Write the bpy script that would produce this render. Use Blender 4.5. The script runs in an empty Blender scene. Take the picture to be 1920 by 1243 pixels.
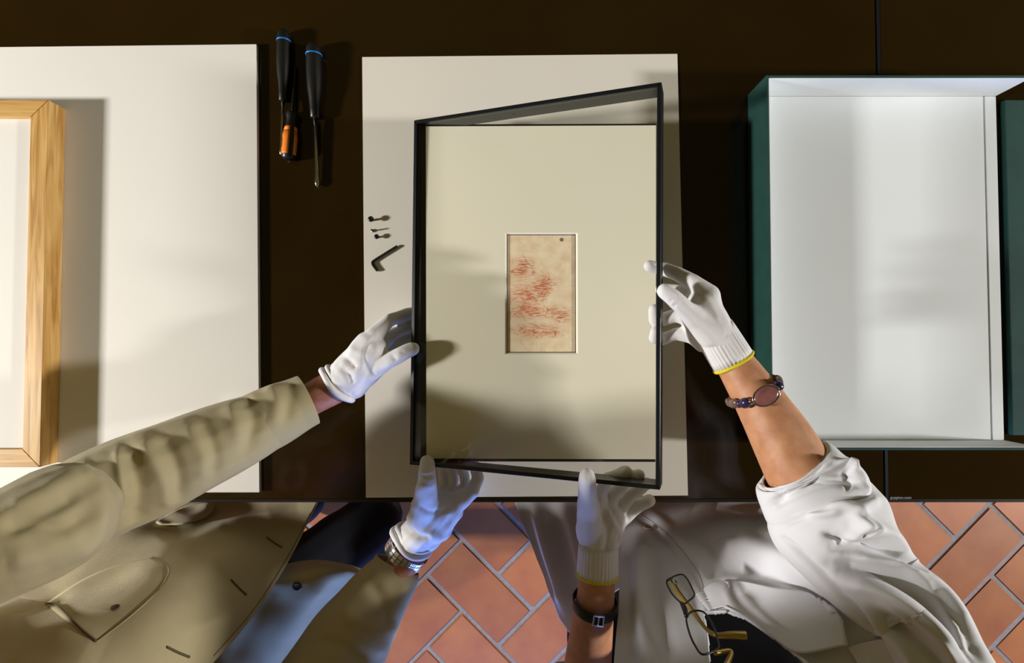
import bpy, bmesh, math, random
import numpy as np
from mathutils import Vector, Matrix
from mathutils.bvhtree import BVHTree

random.seed(4)
rng = np.random.default_rng(7)
C = bpy.context.scene.collection
T = 0.77            # height of the table top above the floor
CAMH = 1.0          # camera above the table top
F = 1008.0          # focal length in pixels of the 1920 x 1243 frame
PITCH = math.radians(1.5)

# ------------------------------------------------------------------ camera
cam_d = bpy.data.cameras.new('camera')
cam_d.sensor_width = 36.0
cam_d.lens = 36.0 * F / 1920.0
cam_d.clip_start = 0.02
cam = bpy.data.objects.new('camera', cam_d)
cam.location = (0, 0, T + CAMH)
cam.rotation_euler = (PITCH, 0, 0)
C.objects.link(cam)
bpy.context.scene.camera = cam

# ------------------------------------------------------------------ world, lamps, exposure
world = bpy.data.worlds.new('world'); bpy.context.scene.world = world
world.use_nodes = True
bg = world.node_tree.nodes['Background']
bg.inputs[0].default_value = (0.66, 0.53, 0.16, 1); bg.inputs[1].default_value = 0.12

def lamp(name, loc, target, size, power, col, size_y=None):
    d = bpy.data.lights.new(name, 'AREA'); d.energy = power; d.color = col
    d.shape = 'RECTANGLE'; d.size = size; d.size_y = size_y or size
    o = bpy.data.objects.new(name, d); C.objects.link(o)
    o.location = loc
    o.rotation_euler = (Vector(target) - Vector(loc)).to_track_quat('-Z', 'Y').to_euler()
    return o
lamp('studio_lamp_left', (-3.70, -0.34, T + 1.45), (0.0, 0.0, T), 0.28, 197, (1.0, 0.985, 0.965))
lamp('studio_lamp_right', (4.0, -0.31, T + 1.34), (0.3, 0.0, T), 0.23, 148, (1.0, 0.985, 0.96))
lamp('window_daylight', (-0.05, -3.3, T - 0.02), (0.0, 0.0, T - 0.1), 2.2, 170, (0.17, 0.34, 1.0), 0.8)

vs = bpy.context.scene.view_settings
vs.view_transform = 'Standard'; vs.look = 'None'; vs.gamma = 1.0; vs.use_curve_mapping = False
vs.exposure = 0.0

# ------------------------------------------------------------------ helpers
CAM = Vector((0, 0, T + CAMH))
FWD = Vector((0, math.sin(PITCH), -math.cos(PITCH)))
UPV = Vector((0, math.cos(PITCH), math.sin(PITCH)))
def ray(px, py):
    return FWD + Vector((1, 0, 0)) * ((px - 960) / F) - UPV * ((py - 621.5) / F)
def P(px, py, h=0.0):
    """point of the place seen at a photo position, h metres above the table top"""
    r = ray(px, py)
    return CAM + r * ((h - CAMH) / r.z)
def W(x, y, h):
    return Vector((x, y, T + h))
def rad(rpx, h):
    return rpx * (CAMH - h) / F
def project(co):
    """n x 3 world positions -> photo pixels"""
    d = co - np.array(CAM)
    dep = d @ np.array(FWD)
    return np.stack([960 + F * d[:, 0] / dep, 621.5 - F * (d @ np.array(UPV)) / dep], 1)

def srgb(r, g, b):
    f = lambda c: (c / 255 / 12.92) if c / 255 <= 0.04045 else ((c / 255 + 0.055) / 1.055) ** 2.4
    return (f(r), f(g), f(b), 1)

def material(name, col, rough=0.6, metallic=0.0, vary=0.0, vscale=8.0, bump=0.0, bscale=200.0, spec=0.5,
             weave=0.0, wscale=900.0, sheen=0.0, stretch=None, col2=None, coat=0.0, per_object=0.0):
    m = bpy.data.materials.new(name); m.use_nodes = True
    nt = m.node_tree; N = nt.nodes; L = nt.links
    p = N['Principled BSDF']
    p.inputs['Base Color'].default_value = col; p.inputs['Roughness'].default_value = rough
    p.inputs['Metallic'].default_value = metallic; p.inputs['Specular IOR Level'].default_value = spec
    if sheen: p.inputs['Sheen Weight'].default_value = sheen
    if coat: p.inputs['Coat Weight'].default_value = coat
    tc = N.new('ShaderNodeTexCoord')
    src = tc.outputs['Object']
    if stretch:
        mp = N.new('ShaderNodeMapping'); mp.inputs['Scale'].default_value = stretch
        L.new(src, mp.inputs['Vector']); src = mp.outputs['Vector']
    colour = None
    if vary > 0:
        nz = N.new('ShaderNodeTexNoise'); nz.inputs['Scale'].default_value = vscale; nz.inputs['Detail'].default_value = 6
        L.new(src, nz.inputs['Vector'])
        mx = N.new('ShaderNodeMix'); mx.data_type = 'RGBA'
        c2 = col2 or tuple(c * (1 - vary) for c in col[:3]) + (1,)
        mx.inputs[6].default_value = c2; mx.inputs[7].default_value = col
        rp = N.new('ShaderNodeMapRange'); rp.inputs['From Min'].default_value = 0.3; rp.inputs['From Max'].default_value = 0.7
        L.new(nz.outputs['Fac'], rp.inputs['Value']); L.new(rp.outputs['Result'], mx.inputs[0])
        colour = mx.outputs[2]
    if per_object:
        oi = N.new('ShaderNodeObjectInfo')
        hs = N.new('ShaderNodeHueSaturation')
        r1 = N.new('ShaderNodeMapRange'); r1.inputs['To Min'].default_value = 1 - per_object; r1.inputs['To Max'].default_value = 1 + per_object
        L.new(oi.outputs['Random'], r1.inputs['Value']); L.new(r1.outputs['Result'], hs.inputs['Value'])
        if colour: L.new(colour, hs.inputs['Color'])
        else: hs.inputs['Color'].default_value = col
        colour = hs.outputs['Color']
    if colour: L.new(colour, p.inputs['Base Color'])
    hgt = None
    if bump > 0:
        nb = N.new('ShaderNodeTexNoise'); nb.inputs['Scale'].default_value = bscale; nb.inputs['Detail'].default_value = 3
        L.new(src, nb.inputs['Vector']); hgt = nb.outputs['Fac']
    if weave > 0:
        w1 = N.new('ShaderNodeTexWave'); w1.inputs['Scale'].default_value = wscale; w1.inputs['Distortion'].default_value = 1.0; w1.bands_direction = 'X'
        w2 = N.new('ShaderNodeTexWave'); w2.inputs['Scale'].default_value = wscale; w2.inputs['Distortion'].default_value = 1.0; w2.bands_direction = 'Y'
        L.new(tc.outputs['Object'], w1.inputs['Vector']); L.new(tc.outputs['Object'], w2.inputs['Vector'])
        ad = N.new('ShaderNodeMath'); ad.operation = 'ADD'
        L.new(w1.outputs['Fac'], ad.inputs[0]); L.new(w2.outputs['Fac'], ad.inputs[1])
        if hgt:
            a2 = N.new('ShaderNodeMath'); a2.operation = 'ADD'; L.new(hgt, a2.inputs[0]); L.new(ad.outputs[0], a2.inputs[1]); hgt = a2.outputs[0]
        else: hgt = ad.outputs[0]
    if hgt:
        bp = N.new('ShaderNodeBump'); bp.inputs['Strength'].default_value = max(bump, weave); bp.inputs['Distance'].default_value = 0.001
        L.new(hgt, bp.inputs['Height']); L.new(bp.outputs['Normal'], p.inputs['Normal'])
    return m

def mesh_obj(name, verts, faces, mat, parent=None, smooth=True):
    me = bpy.data.meshes.new(name)
    me.from_pydata([tuple(v) for v in verts], [], [tuple(int(i) for i in f) for f in faces])
    if smooth:
        me.polygons.foreach_set('use_smooth', [True] * len(me.polygons))
    me.materials.append(mat)
    o = bpy.data.objects.new(name, me); C.objects.link(o)
    if parent: o.parent = parent
    return o
def from_bm(name, bm, mat, parent=None, smooth=False):
    bmesh.ops.recalc_face_normals(bm, faces=bm.faces)
    me = bpy.data.meshes.new(name); bm.to_mesh(me); bm.free()
    if smooth: me.polygons.foreach_set('use_smooth', [True] * len(me.polygons))
    me.materials.append(mat)
    o = bpy.data.objects.new(name, me); C.objects.link(o)
    if parent: o.parent = parent
    return o
def thing(name, label, cat, loc=(0, 0, 0), group=None):
    o = bpy.data.objects.new(name, None); o.empty_display_size = 0.05; C.objects.link(o)
    o.location = loc; tag(o, label, cat, group)
    bpy.context.view_layer.update()
    return o
def tag(o, label, cat, group=None):
    o['label'] = label; o['category'] = cat
    if group: o['group'] = group
    return o
def keep(o, parent):
    """parent o and keep its world place"""
    o.parent = parent
    o.matrix_parent_inverse = Matrix.Translation(parent.location).inverted()
    return o

def prism(bm, pts_bottom, pts_top):
    """closed solid between two loops of the same length"""
    n = len(pts_bottom)
    a = [bm.verts.new(p) for p in pts_bottom]; b = [bm.verts.new(p) for p in pts_top]
    bm.faces.new(a[::-1]); bm.faces.new(b)
    for i in range(n):
        j = (i + 1) % n
        bm.faces.new((a[i], a[j], b[j], b[i]))
def slab(name, corners, thick, mat, parent=None, bevel=0.0, smooth=False):
    """corners: top loop (world); extruded down by thick"""
    bm = bmesh.new()
    top = [Vector(c) for c in corners]
    prism(bm, [c - Vector((0, 0, thick)) for c in top], top)
    if bevel: bmesh.ops.bevel(bm, geom=list(bm.edges), offset=bevel, segments=2, affect='EDGES', profile=0.6)
    return from_bm(name, bm, mat, parent, smooth)
def box_bm(bm, lo, hi, mtx=None):
    x0, y0, z0 = lo; x1, y1, z1 = hi
    a = [Vector(v) for v in ((x0, y0, z0), (x1, y0, z0), (x1, y1, z0), (x0, y1, z0))]
    b = [Vector(v) for v in ((x0, y0, z1), (x1, y0, z1), (x1, y1, z1), (x0, y1, z1))]
    if mtx: a = [mtx @ v for v in a]; b = [mtx @ v for v in b]
    prism(bm, a, b)
def box(name, lo, hi, mat, parent=None, bevel=0.0, mtx=None):
    bm = bmesh.new(); box_bm(bm, lo, hi, mtx)
    if bevel: bmesh.ops.bevel(bm, geom=list(bm.edges), offset=bevel, segments=2, affect='EDGES', profile=0.6)
    return from_bm(name, bm, mat, parent)

def catmull(pts, n):
    pts = np.asarray(pts, float); k = len(pts)
    if k == 2:
        t = np.linspace(0, 1, n)[:, None]; return pts[0] * (1 - t) + pts[1] * t
    ext = np.vstack([2 * pts[0] - pts[1], pts, 2 * pts[-1] - pts[-2]])
    u = np.linspace(0, k - 1 - 1e-9, n); i = u.astype(int); t = (u - i)[:, None]
    p0, p1, p2, p3 = ext[i], ext[i + 1], ext[i + 2], ext[i + 3]
    return 0.5 * (2 * p1 + (p2 - p0) * t + (2 * p0 - 5 * p1 + 4 * p2 - p3) * t ** 2 + (3 * p1 - p0 - 3 * p2 + p3) * t ** 3)

def tube_rings(path, radii, nseg=24, flat=None, start_up=None):
    """path n x 3, radii n -> ring vertices (n, nseg, 3); flat = (ratio, up) squeezes the ring along up"""
    path = np.asarray(path, float); n = len(path)
    tan = np.gradient(path, axis=0); tan /= np.linalg.norm(tan, axis=1)[:, None]
    up = np.array(start_up if start_up is not None else (0, 0, 1.0))
    rings = []
    for i in range(n):
        s = np.cross(tan[i], up)
        if np.linalg.norm(s) < 1e-5: s = np.cross(tan[i], (1, 0, 0.1))
        s /= np.linalg.norm(s); u = np.cross(s, tan[i]); up = u
        a = np.linspace(0, 2 * math.pi, nseg, endpoint=False)
        fz = 1.0 if flat is None else (flat if np.isscalar(flat) else flat[i])
        rings.append(path[i] + radii[i] * (np.cos(a)[:, None] * s + fz * np.sin(a)[:, None] * u))
    return np.array(rings)
def ring_faces(n, m, closed=True):
    f = []
    for i in range(n - 1):
        for j in range(m if closed else m - 1):
            k = (j + 1) % m
            f.append((i * m + j, i * m + k, (i + 1) * m + k, (i + 1) * m + j))
    return f
def tube(name, pts, r, mat, parent=None, nseg=10, n=None, caps=True, smooth=True, flat=None, start_up=None):
    """solid tube along points; r: number or list"""
    pts = np.array([tuple(p) for p in pts]); k = len(pts)
    rr = np.full(k, r) if np.isscalar(r) else np.array(r, float)
    n = n or max(2, (k - 1) * 8 + 1)
    d = catmull(np.hstack([pts, rr[:, None]]), n) if k > 2 else np.hstack([catmull(pts, n), catmull(rr[:, None], n)])
    rg = tube_rings(d[:, :3], np.maximum(d[:, 3], 1e-5), nseg, flat, start_up)
    v = rg.reshape(-1, 3); f = ring_faces(n, nseg)
    if caps:
        f.append(tuple(range(nseg))[::-1]); f.append(tuple(range((n - 1) * nseg, n * nseg)))
    return mesh_obj(name, v, f, mat, parent, smooth)
def lathe_along(name, a, b, prof, mat, parent=None, nseg=24, smooth=True):
    """prof: list of (t along a->b in metres, radius)"""
    a = Vector(a); d = (Vector(b) - a).normalized()
    s = d.orthogonal().normalized(); u = d.cross(s)
    v = []; f = []
    for t, r in prof:
        for j in range(nseg):
            an = 2 * math.pi * j / nseg
            v.append(a + d * t + (s * math.cos(an) + u * math.sin(an)) * max(r, 1e-5))
    f = ring_faces(len(prof), nseg)
    f.append(tuple(range(nseg))[::-1]); f.append(tuple(range((len(prof) - 1) * nseg, len(prof) * nseg)))
    return mesh_obj(name, v, f, mat, parent, smooth)

# --- cloth: folds are ridges (+) and valleys (-) whose course is read off the photo and laid on the surface
def fold(co, nor, folds):
    px = project(co)
    view = np.array(CAM) - co; view /= np.linalg.norm(view, axis=1)[:, None]
    facing = np.clip((nor * view).sum(1) * 1.6 + 0.15, 0, 1)
    disp = np.zeros(len(co))
    for poly, w, amp in folds:
        poly = np.array(poly, float)
        poly = catmull(poly, max(len(poly) * 5, 6)) if len(poly) > 2 else poly
        dmin = np.full(len(co), 1e9); tt = np.zeros(len(co))
        seg = len(poly) - 1
        for i in range(seg):
            a, b = poly[i], poly[i + 1]; ab = b - a; l2 = (ab ** 2).sum() + 1e-9
            t = np.clip(((px - a) @ ab) / l2, 0, 1)
            d = np.linalg.norm(px - (a + t[:, None] * ab), axis=1)
            m = d < dmin; dmin[m] = d[m]; tt[m] = (i + t[m]) / seg
        taper = np.clip(np.minimum(tt, 1 - tt) * 5 + 0.25, 0, 1)
        disp += amp * taper * np.exp(-(dmin / w) ** 2)
    return co + nor * (disp * facing)[:, None]
def ripple(co, nor, amp, scale, seed=0):
    r = np.random.default_rng(seed); d = np.zeros(len(co))
    for k in range(7):
        v = r.normal(size=3); v /= np.linalg.norm(v)
        fr = scale * r.uniform(0.6, 2.0); d += np.sin(co @ v * fr + r.uniform(0, 6.28)) / 7 * r.uniform(.6, 1.3)
    return co + nor * (d * amp * 2)[:, None]
def mesh_normals(me):
    n = np.zeros(len(me.vertices) * 3); me.vertices.foreach_get('normal', n); return n.reshape(-1, 3)
def mesh_co(me):
    n = np.zeros(len(me.vertices) * 3); me.vertices.foreach_get('co', n); return n.reshape(-1, 3)
def shape_cloth(o, folds=(), rip=None):
    me = o.data; co = mesh_co(me); nor = mesh_normals(me)
    if rip: co = ripple(co, nor, *rip)
    if folds: co = fold(co, nor, folds)
    me.vertices.foreach_set('co', co.ravel()); me.update()
    return o
def solidify(o, t, off=-1.0):
    m = o.modifiers.new('thickness', 'SOLIDIFY'); m.thickness = t; m.offset = off; m.use_rim = True
    return o
def sheet(name, rows, mat, parent=None, nu=110, nv=110, folds=(), rip=None, thick=0.003, cut=None, face_up=True):
    """rows of (px, py, h) control points -> smooth cloth"""
    R = [[tuple(P(*c)) for c in row] for row in rows]
    A = np.array(R)                                  # r, c, 3
    cols = np.stack([catmull(A[i], nv) for i in range(A.shape[0])])           # r, nv, 3
    g = np.stack([catmull(cols[:, j], nu) for j in range(nv)], 1)             # nu, nv, 3
    f = ring_faces(nu, nv, closed=False)
    me_n = np.cross(g[1, 0] - g[0, 0], g[0, 1] - g[0, 0])
    mid = g[nu // 2, nv // 2]
    nrm = np.cross(g[nu // 2 + 1, nv // 2] - mid, g[nu // 2, nv // 2 + 1] - mid)
    if nrm @ (np.array(CAM) - mid) > 0: f = [q for q in f]
    else: f = [q[::-1] for q in f]
    if cut:
        px = project(g.reshape(-1, 3)); ins = inside(px, cut)
        f = [q for q in f if not all(ins[i] for i in q)]
    o = mesh_obj(name, g.reshape(-1, 3), f, mat, parent)
    # from_pydata winding above: (i,j),(i,j+1),(i+1,j+1),(i+1,j) -> normal is -nrm
    n = mesh_normals(o.data); c = mesh_co(o.data); k = len(n) // 2
    if (n * (np.array(CAM) - c)).sum() < 0:
        o.data.flip_normals(); o.data.update()
    shape_cloth(o, folds, rip)
    return solidify(o, thick)
def inside(px, poly):
    x, y = px[:, 0], px[:, 1]; r = np.zeros(len(px), bool); n = len(poly)
    for i in range(n):
        x1, y1 = poly[i]; x2, y2 = poly[(i + 1) % n]
        c = ((y1 > y) != (y2 > y)) & (x < (x2 - x1) * (y - y1) / (y2 - y1 + 1e-12) + x1)
        r ^= c
    return r
def sleeve(name, ctrl, mat, parent=None, n=120, m=64, flat=0.85, folds=(), rip=None, thick=0.003):
    """ctrl: (px, py, h, half width in px)"""
    pts = np.array([tuple(P(q[0], q[1], q[2])) + (rad(q[3], q[2]), q[4] if len(q) > 4 else flat) for q in ctrl])
    d = catmull(pts, n)
    rg = tube_rings(d[:, :3], d[:, 3], m, d[:, 4])
    o = mesh_obj(name, rg.reshape(-1, 3), ring_faces(n, m), mat, parent)
    nn = mesh_normals(o.data); c = mesh_co(o.data); ctr = np.repeat(d[:, :3], m, 0)
    if (nn * (c - ctr)).sum() < 0: o.data.flip_normals(); o.data.update()
    shape_cloth(o, folds, rip)
    return solidify(o, thick)

# --- organic bodies: tapered limbs fused into one skin
def capsule_geo(a, b, ra, rb, n=14):
    a = np.array(a, float); b = np.array(b, float); d = b - a; l = np.linalg.norm(d)
    d = d / l if l > 1e-6 else np.array((0, 0, 1.0))
    s = np.cross(d, (0.3, 0.7, 0.2)); s /= np.linalg.norm(s); u = np.cross(d, s)
    prof = [(-ra * math.cos(t), ra * math.sin(t), 0) for t in np.linspace(0.12, math.pi / 2, 5)]
    prof += [(rb * math.sin(t), rb * math.cos(t), 1) for t in np.linspace(0, math.pi / 2 - 0.12, 5)]
    an = np.linspace(0, 2 * math.pi, n, endpoint=False)
    v = []
    for z, r, e in prof:
        c = (a if e == 0 else b) + d * z
        v.append(c + r * (np.cos(an)[:, None] * s + np.sin(an)[:, None] * u))
    return np.vstack(v), len(prof), n
def fused(name, chains, mat, parent=None, voxel=0.004, smooth=6, folds=(), rip=None, ellipsoids=()):
    """chains: lists of (world point, radius)"""
    V = []; Fc = []; k = 0
    for ch in chains:
        for (a, ra), (b, rb) in zip(ch[:-1], ch[1:]):
            v, r, n = capsule_geo(a, b, ra, rb)
            V.append(v)
            Fc += [tuple(i + k for i in q) for q in ring_faces(r, n)]
            Fc.append(tuple(range(k, k + n))[::-1]); Fc.append(tuple(range(k + (r - 1) * n, k + r * n)))
            k += len(v)
    for M, in [(e,) for e in ellipsoids]:
        bm = bmesh.new(); bmesh.ops.create_icosphere(bm, subdivisions=3, radius=1.0, matrix=M)
        bm.verts.ensure_lookup_table()
        V.append(np.array([tuple(x.co) for x in bm.verts]))
        Fc += [tuple(x.index + k for x in q.verts) for q in bm.faces]; k += len(bm.verts); bm.free()
    tmp = mesh_obj('tmp', np.vstack(V), Fc, mat)
    m = tmp.modifiers.new('r', 'REMESH'); m.mode = 'VOXEL'; m.voxel_size = voxel; m.use_smooth_shade = True
    if smooth:
        s = tmp.modifiers.new('s', 'SMOOTH'); s.factor = 0.5; s.iterations = smooth
    dg = bpy.context.evaluated_depsgraph_get()
    me = bpy.data.meshes.new_from_object(tmp.evaluated_get(dg))
    bpy.data.objects.remove(tmp)
    me.name = name
    me.polygons.foreach_set('use_smooth', [True] * len(me.polygons))
    o = bpy.data.objects.new(name, me); C.objects.link(o)
    if not me.materials: me.materials.append(mat)
    if parent: o.parent = parent
    return shape_cloth(o, folds, rip)
def chainp(*q):
    """(px, py, h, r metres)"""
    return [(P(a, b, h), r) for a, b, h, r in q]
def chainw(*q):
    return [(W(a, b, h), r) for a, b, h, r in q]
def ellip(c, ax, rx, ry, rz):
    """ax: 3x3 Matrix"""
    return Matrix.Translation(c) @ ax.to_4x4() @ Matrix.Diagonal((rx, ry, rz, 1))

def bvh_of(*objs):
    dg = bpy.context.evaluated_depsgraph_get()
    vs_, fs_ = [], []; k = 0
    for o in objs:
        me = o.evaluated_get(dg).to_mesh(); mw = o.matrix_world
        vs_ += [mw @ v.co for v in me.vertices]; fs_ += [tuple(i + k for i in p.vertices) for p in me.polygons]; k += len(me.vertices)
    return BVHTree.FromPolygons(vs_, fs_)
def lay(bvh, px, py, off):
    r = ray(px, py).normalized()
    h, n, i, d = bvh.ray_cast(CAM, r)
    if h is None: return None
    if n.dot(r) > 0: n = -n
    return h + n * off
def patch(name, bvh, corners, mat, parent, off=0.002, thick=0.0015, nu=24, nv=24):
    """piece of cloth laid on a surface; corners: rows of photo positions"""
    A = np.array(corners, float)
    cols = np.stack([catmull(A[i], nv) for i in range(A.shape[0])])
    g = np.stack([catmull(cols[:, j], nu) for j in range(nv)], 1).reshape(-1, 2)
    v = []; last = None
    for i_, (x, y) in enumerate(g):
        p = lay(bvh, x, y, off(i_ // nv / (nu - 1), i_ % nv / (nv - 1)) if callable(off) else off)
        if p is None: p = last or P(x, y, 0.2)
        last = p; v.append(p)
    o = mesh_obj(name, v, ring_faces(nu, nv, False), mat, parent)
    n = mesh_normals(o.data); c = mesh_co(o.data)
    if (n * (np.array(CAM) - c)).sum() < 0: o.data.flip_normals(); o.data.update()
    return solidify(o, thick)
def seam(name, bvh, line, r, mat, parent, off=0.0005):
    q = catmull(np.array(line, float), len(line) * 6)
    pts = [lay(bvh, x, y, off) for x, y in q]; pts = [p for p in pts if p]
    return tube(name, pts, r, mat, parent, nseg=6, n=len(pts))

# ------------------------------------------------------------------ materials
M = {}
M['table'] = material('dark_table', srgb(42, 27, 6), 0.07, vary=0.3, vscale=3, weave=0.03, wscale=260, spec=0.42)
M['table_rim'] = material('black_rim', srgb(22, 20, 16), 0.3)
M['metal_strip'] = material('dark_metal_strip', srgb(42, 44, 50), 0.35, metallic=0.6)
M['board'] = material('white_board', srgb(233, 228, 219), 0.75, vary=0.03, vscale=3, bump=0.05, bscale=500)
M['board_grey'] = material('pale_sheet', srgb(234, 227, 213), 0.6, vary=0.03, vscale=3, bump=0.05, bscale=500)
M['mat'] = material('cream_mat', srgb(240, 234, 213), 0.85, vary=0.03, vscale=4, bump=0.05, bscale=700)
M['bevel'] = material('mat_core', srgb(242, 238, 225), 0.8)
M['black'] = material('black_frame', srgb(20, 21, 27), 0.32, bump=0.02, bscale=300, vary=0.3, vscale=30)
M['tray'] = material('black_tray', srgb(12, 13, 24), 0.45, vary=0.3, vscale=40)
M['green'] = material('green_book_cloth', srgb(20, 72, 64), 0.8, vary=0.25, vscale=25, weave=0.5, wscale=420)
M['lining'] = material('white_lining', srgb(236, 240, 242), 0.8, vary=0.03, vscale=5, weave=0.06, wscale=350)
M['linen'] = material('beige_linen', srgb(186, 172, 132), 0.9, vary=0.10, vscale=18, weave=0.25, wscale=500, sheen=0.15)
M['linen_dark'] = material('linen_stitching', srgb(92, 80, 52), 0.9)
M['coat'] = material('white_cotton', srgb(226, 225, 229), 0.85, vary=0.03, vscale=15, weave=0.12, wscale=600, sheen=0.1)
M['coat_stitch'] = material('cotton_stitching', srgb(176, 174, 172), 0.9)
M['glove'] = material('white_glove', srgb(232, 229, 230), 0.9, vary=0.04, vscale=40, bump=0.25, bscale=900, sheen=0.2)
M['yellow'] = material('yellow_hem', srgb(226, 205, 20), 0.8, bump=0.3, bscale=700)
M['skin_m'] = material('skin_ruddy', srgb(196, 138, 112), 0.55, vary=0.18, vscale=60, bump=0.12, bscale=350, col2=srgb(170, 104, 82))
M['skin_f'] = material('skin_tanned', srgb(206, 150, 112), 0.5, vary=0.12, vscale=50, bump=0.10, bscale=400, col2=srgb(186, 126, 88))
M['navy'] = material('dark_navy_wool', srgb(7, 8, 20), 0.95, bump=0.2, bscale=500)
M['black_knit'] = material('black_knit', srgb(12, 12, 13), 0.95, bump=0.3, bscale=600)
M['shoe'] = material('black_leather', srgb(18, 15, 13), 0.35)
M['hair_m'] = material('grey_hair', srgb(120, 110, 100), 0.7, vary=0.4, vscale=120, stretch=(1, 1, 6))
M['hair_f'] = material('brown_hair', srgb(92, 64, 42), 0.6, vary=0.4, vscale=120, stretch=(1, 1, 6))
M['steel'] = material('steel', srgb(205, 205, 205), 0.18, metallic=1.0)
M['steel_dark'] = material('dark_steel', srgb(60, 58, 56), 0.35, metallic=0.9)
M['blk_plastic'] = material('black_rubber', srgb(20, 20, 20), 0.38)
M['orange'] = material('orange_plastic', srgb(236, 128, 32), 0.4)
M['blue'] = material('blue_ring', srgb(28, 130, 214), 0.35)
M['gold'] = material('gold_plastic', srgb(188, 160, 84), 0.28, metallic=0.7)
M['stone'] = material('rose_stone', srgb(150, 96, 92), 0.2, vary=0.35, vscale=90, coat=0.5)
M['bead'] = material('purple_bead', srgb(52, 38, 70), 0.2, coat=0.5)
M['bead_brown'] = material('smoky_bead', srgb(112, 84, 78), 0.25, coat=0.4)
M['terracotta'] = material('terracotta', srgb(176, 110, 60), 0.5, vary=0.28, vscale=9, bump=0.15, bscale=60, col2=srgb(158, 90, 54), per_object=0.14)
M['grout'] = material('grey_grout', srgb(150, 138, 132), 0.9, vary=0.2, vscale=60, bump=0.3, bscale=200)
M['button'] = material('dark_horn', srgb(58, 42, 28), 0.35)
M['button_pale'] = material('pale_button', srgb(190, 180, 165), 0.4)

def oak(direction):
    m = bpy.data.materials.new('oak_' + direction); m.use_nodes = True
    N = m.node_tree.nodes; L = m.node_tree.links; p = N['Principled BSDF']
    tc = N.new('ShaderNodeTexCoord'); mp = N.new('ShaderNodeMapping')
    mp.inputs['Scale'].default_value = (90, 5, 60) if direction == 'upright' else (5, 90, 60)
    nz = N.new('ShaderNodeTexNoise'); nz.inputs['Scale'].default_value = 1.0; nz.inputs['Detail'].default_value = 8; nz.inputs['Distortion'].default_value = 1.2
    n2 = N.new('ShaderNodeTexNoise'); n2.inputs['Scale'].default_value = 5.0; n2.inputs['Detail'].default_value = 3
    rp = N.new('ShaderNodeValToRGB')
    e = rp.color_ramp.elements
    e[0].position = 0.32; e[0].color = srgb(176, 128, 62); e[1].position = 0.66; e[1].color = srgb(222, 180, 112)
    x = e.new(0.5); x.color = srgb(206, 160, 90)
    mx = N.new('ShaderNodeMath'); mx.operation = 'MULTIPLY_ADD'; mx.inputs[1].default_value = 0.35; 
    L.new(tc.outputs['Object'], mp.inputs['Vector']); L.new(mp.outputs['Vector'], nz.inputs['Vector'])
    L.new(tc.outputs['Object'], n2.inputs['Vector'])
    sb = N.new('ShaderNodeMath'); sb.operation = 'SUBTRACT'; sb.inputs[1].default_value = 0.5
    L.new(n2.outputs['Fac'], sb.inputs[0]); L.new(sb.outputs[0], mx.inputs[0]); L.new(nz.outputs['Fac'], mx.inputs[2])
    L.new(mx.outputs[0], rp.inputs['Fac']); L.new(rp.outputs['Color'], p.inputs['Base Color'])
    p.inputs['Roughness'].default_value = 0.38
    bp = N.new('ShaderNodeBump'); bp.inputs['Strength'].default_value = 0.15; bp.inputs['Distance'].default_value = 0.001
    L.new(nz.outputs['Fac'], bp.inputs['Height']); L.new(bp.outputs['Normal'], p.inputs['Normal'])
    return m
M['oak_v'] = oak('upright'); M['oak_h'] = oak('crosswise')

def pane_mat(name, tint, gloss):
    m = bpy.data.materials.new(name); m.use_nodes = True
    N = m.node_tree.nodes; L = m.node_tree.links
    N.remove(N['Principled BSDF']); out = N['Material Output']
    tr = N.new('ShaderNodeBsdfTransparent'); tr.inputs[0].default_value = tint
    gl = N.new('ShaderNodeBsdfGlossy'); gl.inputs['Roughness'].default_value = 0.03
    lw = N.new('ShaderNodeLayerWeight'); lw.inputs[0].default_value = 0.5
    pw = N.new('ShaderNodeMath'); pw.operation = 'POWER'; pw.inputs[1].default_value = 5.0; L.new(lw.outputs['Facing'], pw.inputs[0])
    mu = N.new('ShaderNodeMath'); mu.operation = 'MULTIPLY_ADD'; mu.inputs[1].default_value = 0.9 * gloss; mu.inputs[2].default_value = 0.03 * gloss
    L.new(pw.outputs[0], mu.inputs[0])
    mx = N.new('ShaderNodeMixShader'); L.new(mu.outputs[0], mx.inputs[0]); L.new(tr.outputs[0], mx.inputs[1]); L.new(gl.outputs[0], mx.inputs[2])
    L.new(mx.outputs[0], out.inputs['Surface'])
    return m
M['acrylic'] = pane_mat('acrylic_pane', (0.998, 0.997, 0.985, 1), 0.8)
M['lens'] = pane_mat('spectacle_lens', (0.96, 0.97, 0.96, 1), 1.0)

# ------------------------------------------------------------------ floor
floor = box('floor', (-4, -4, -0.06), (4, 4, -0.0035), M['grout'])
floor['kind'] = 'structure'; floor['label'] = 'terracotta tiles in a herringbone with grey joints'
O = P(933, 1213, -T); O.z = 0
U = 0.1624
eu = Vector((-1, 1.0, 0)).normalized(); ev = Vector((1, 1.0, 0)).normalized()
def tile_mesh(lu, lv, g=0.0066, name='tile'):
    bm = bmesh.new()
    a = [eu * x + ev * y for x, y in ((g, g), (lu - g, g), (lu - g, lv - g), (g, lv - g))]
    prism(bm, [v + Vector((0, 0, -0.02)) for v in a], list(a))
    top = [e for e in bm.edges if all(abs(v.co.z) < 1e-6 for v in e.verts)]
    bmesh.ops.bevel(bm, geom=top, offset=0.003, segments=2, affect='EDGES')
    bmesh.ops.recalc_face_normals(bm, faces=bm.faces)
    me = bpy.data.meshes.new(name); bm.to_mesh(me); bm.free(); me.materials.append(M['terracotta'])
    return me
tm_h, tm_v = tile_mesh(2 * U, U), tile_mesh(U, 2 * U)
cand = []
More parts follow.
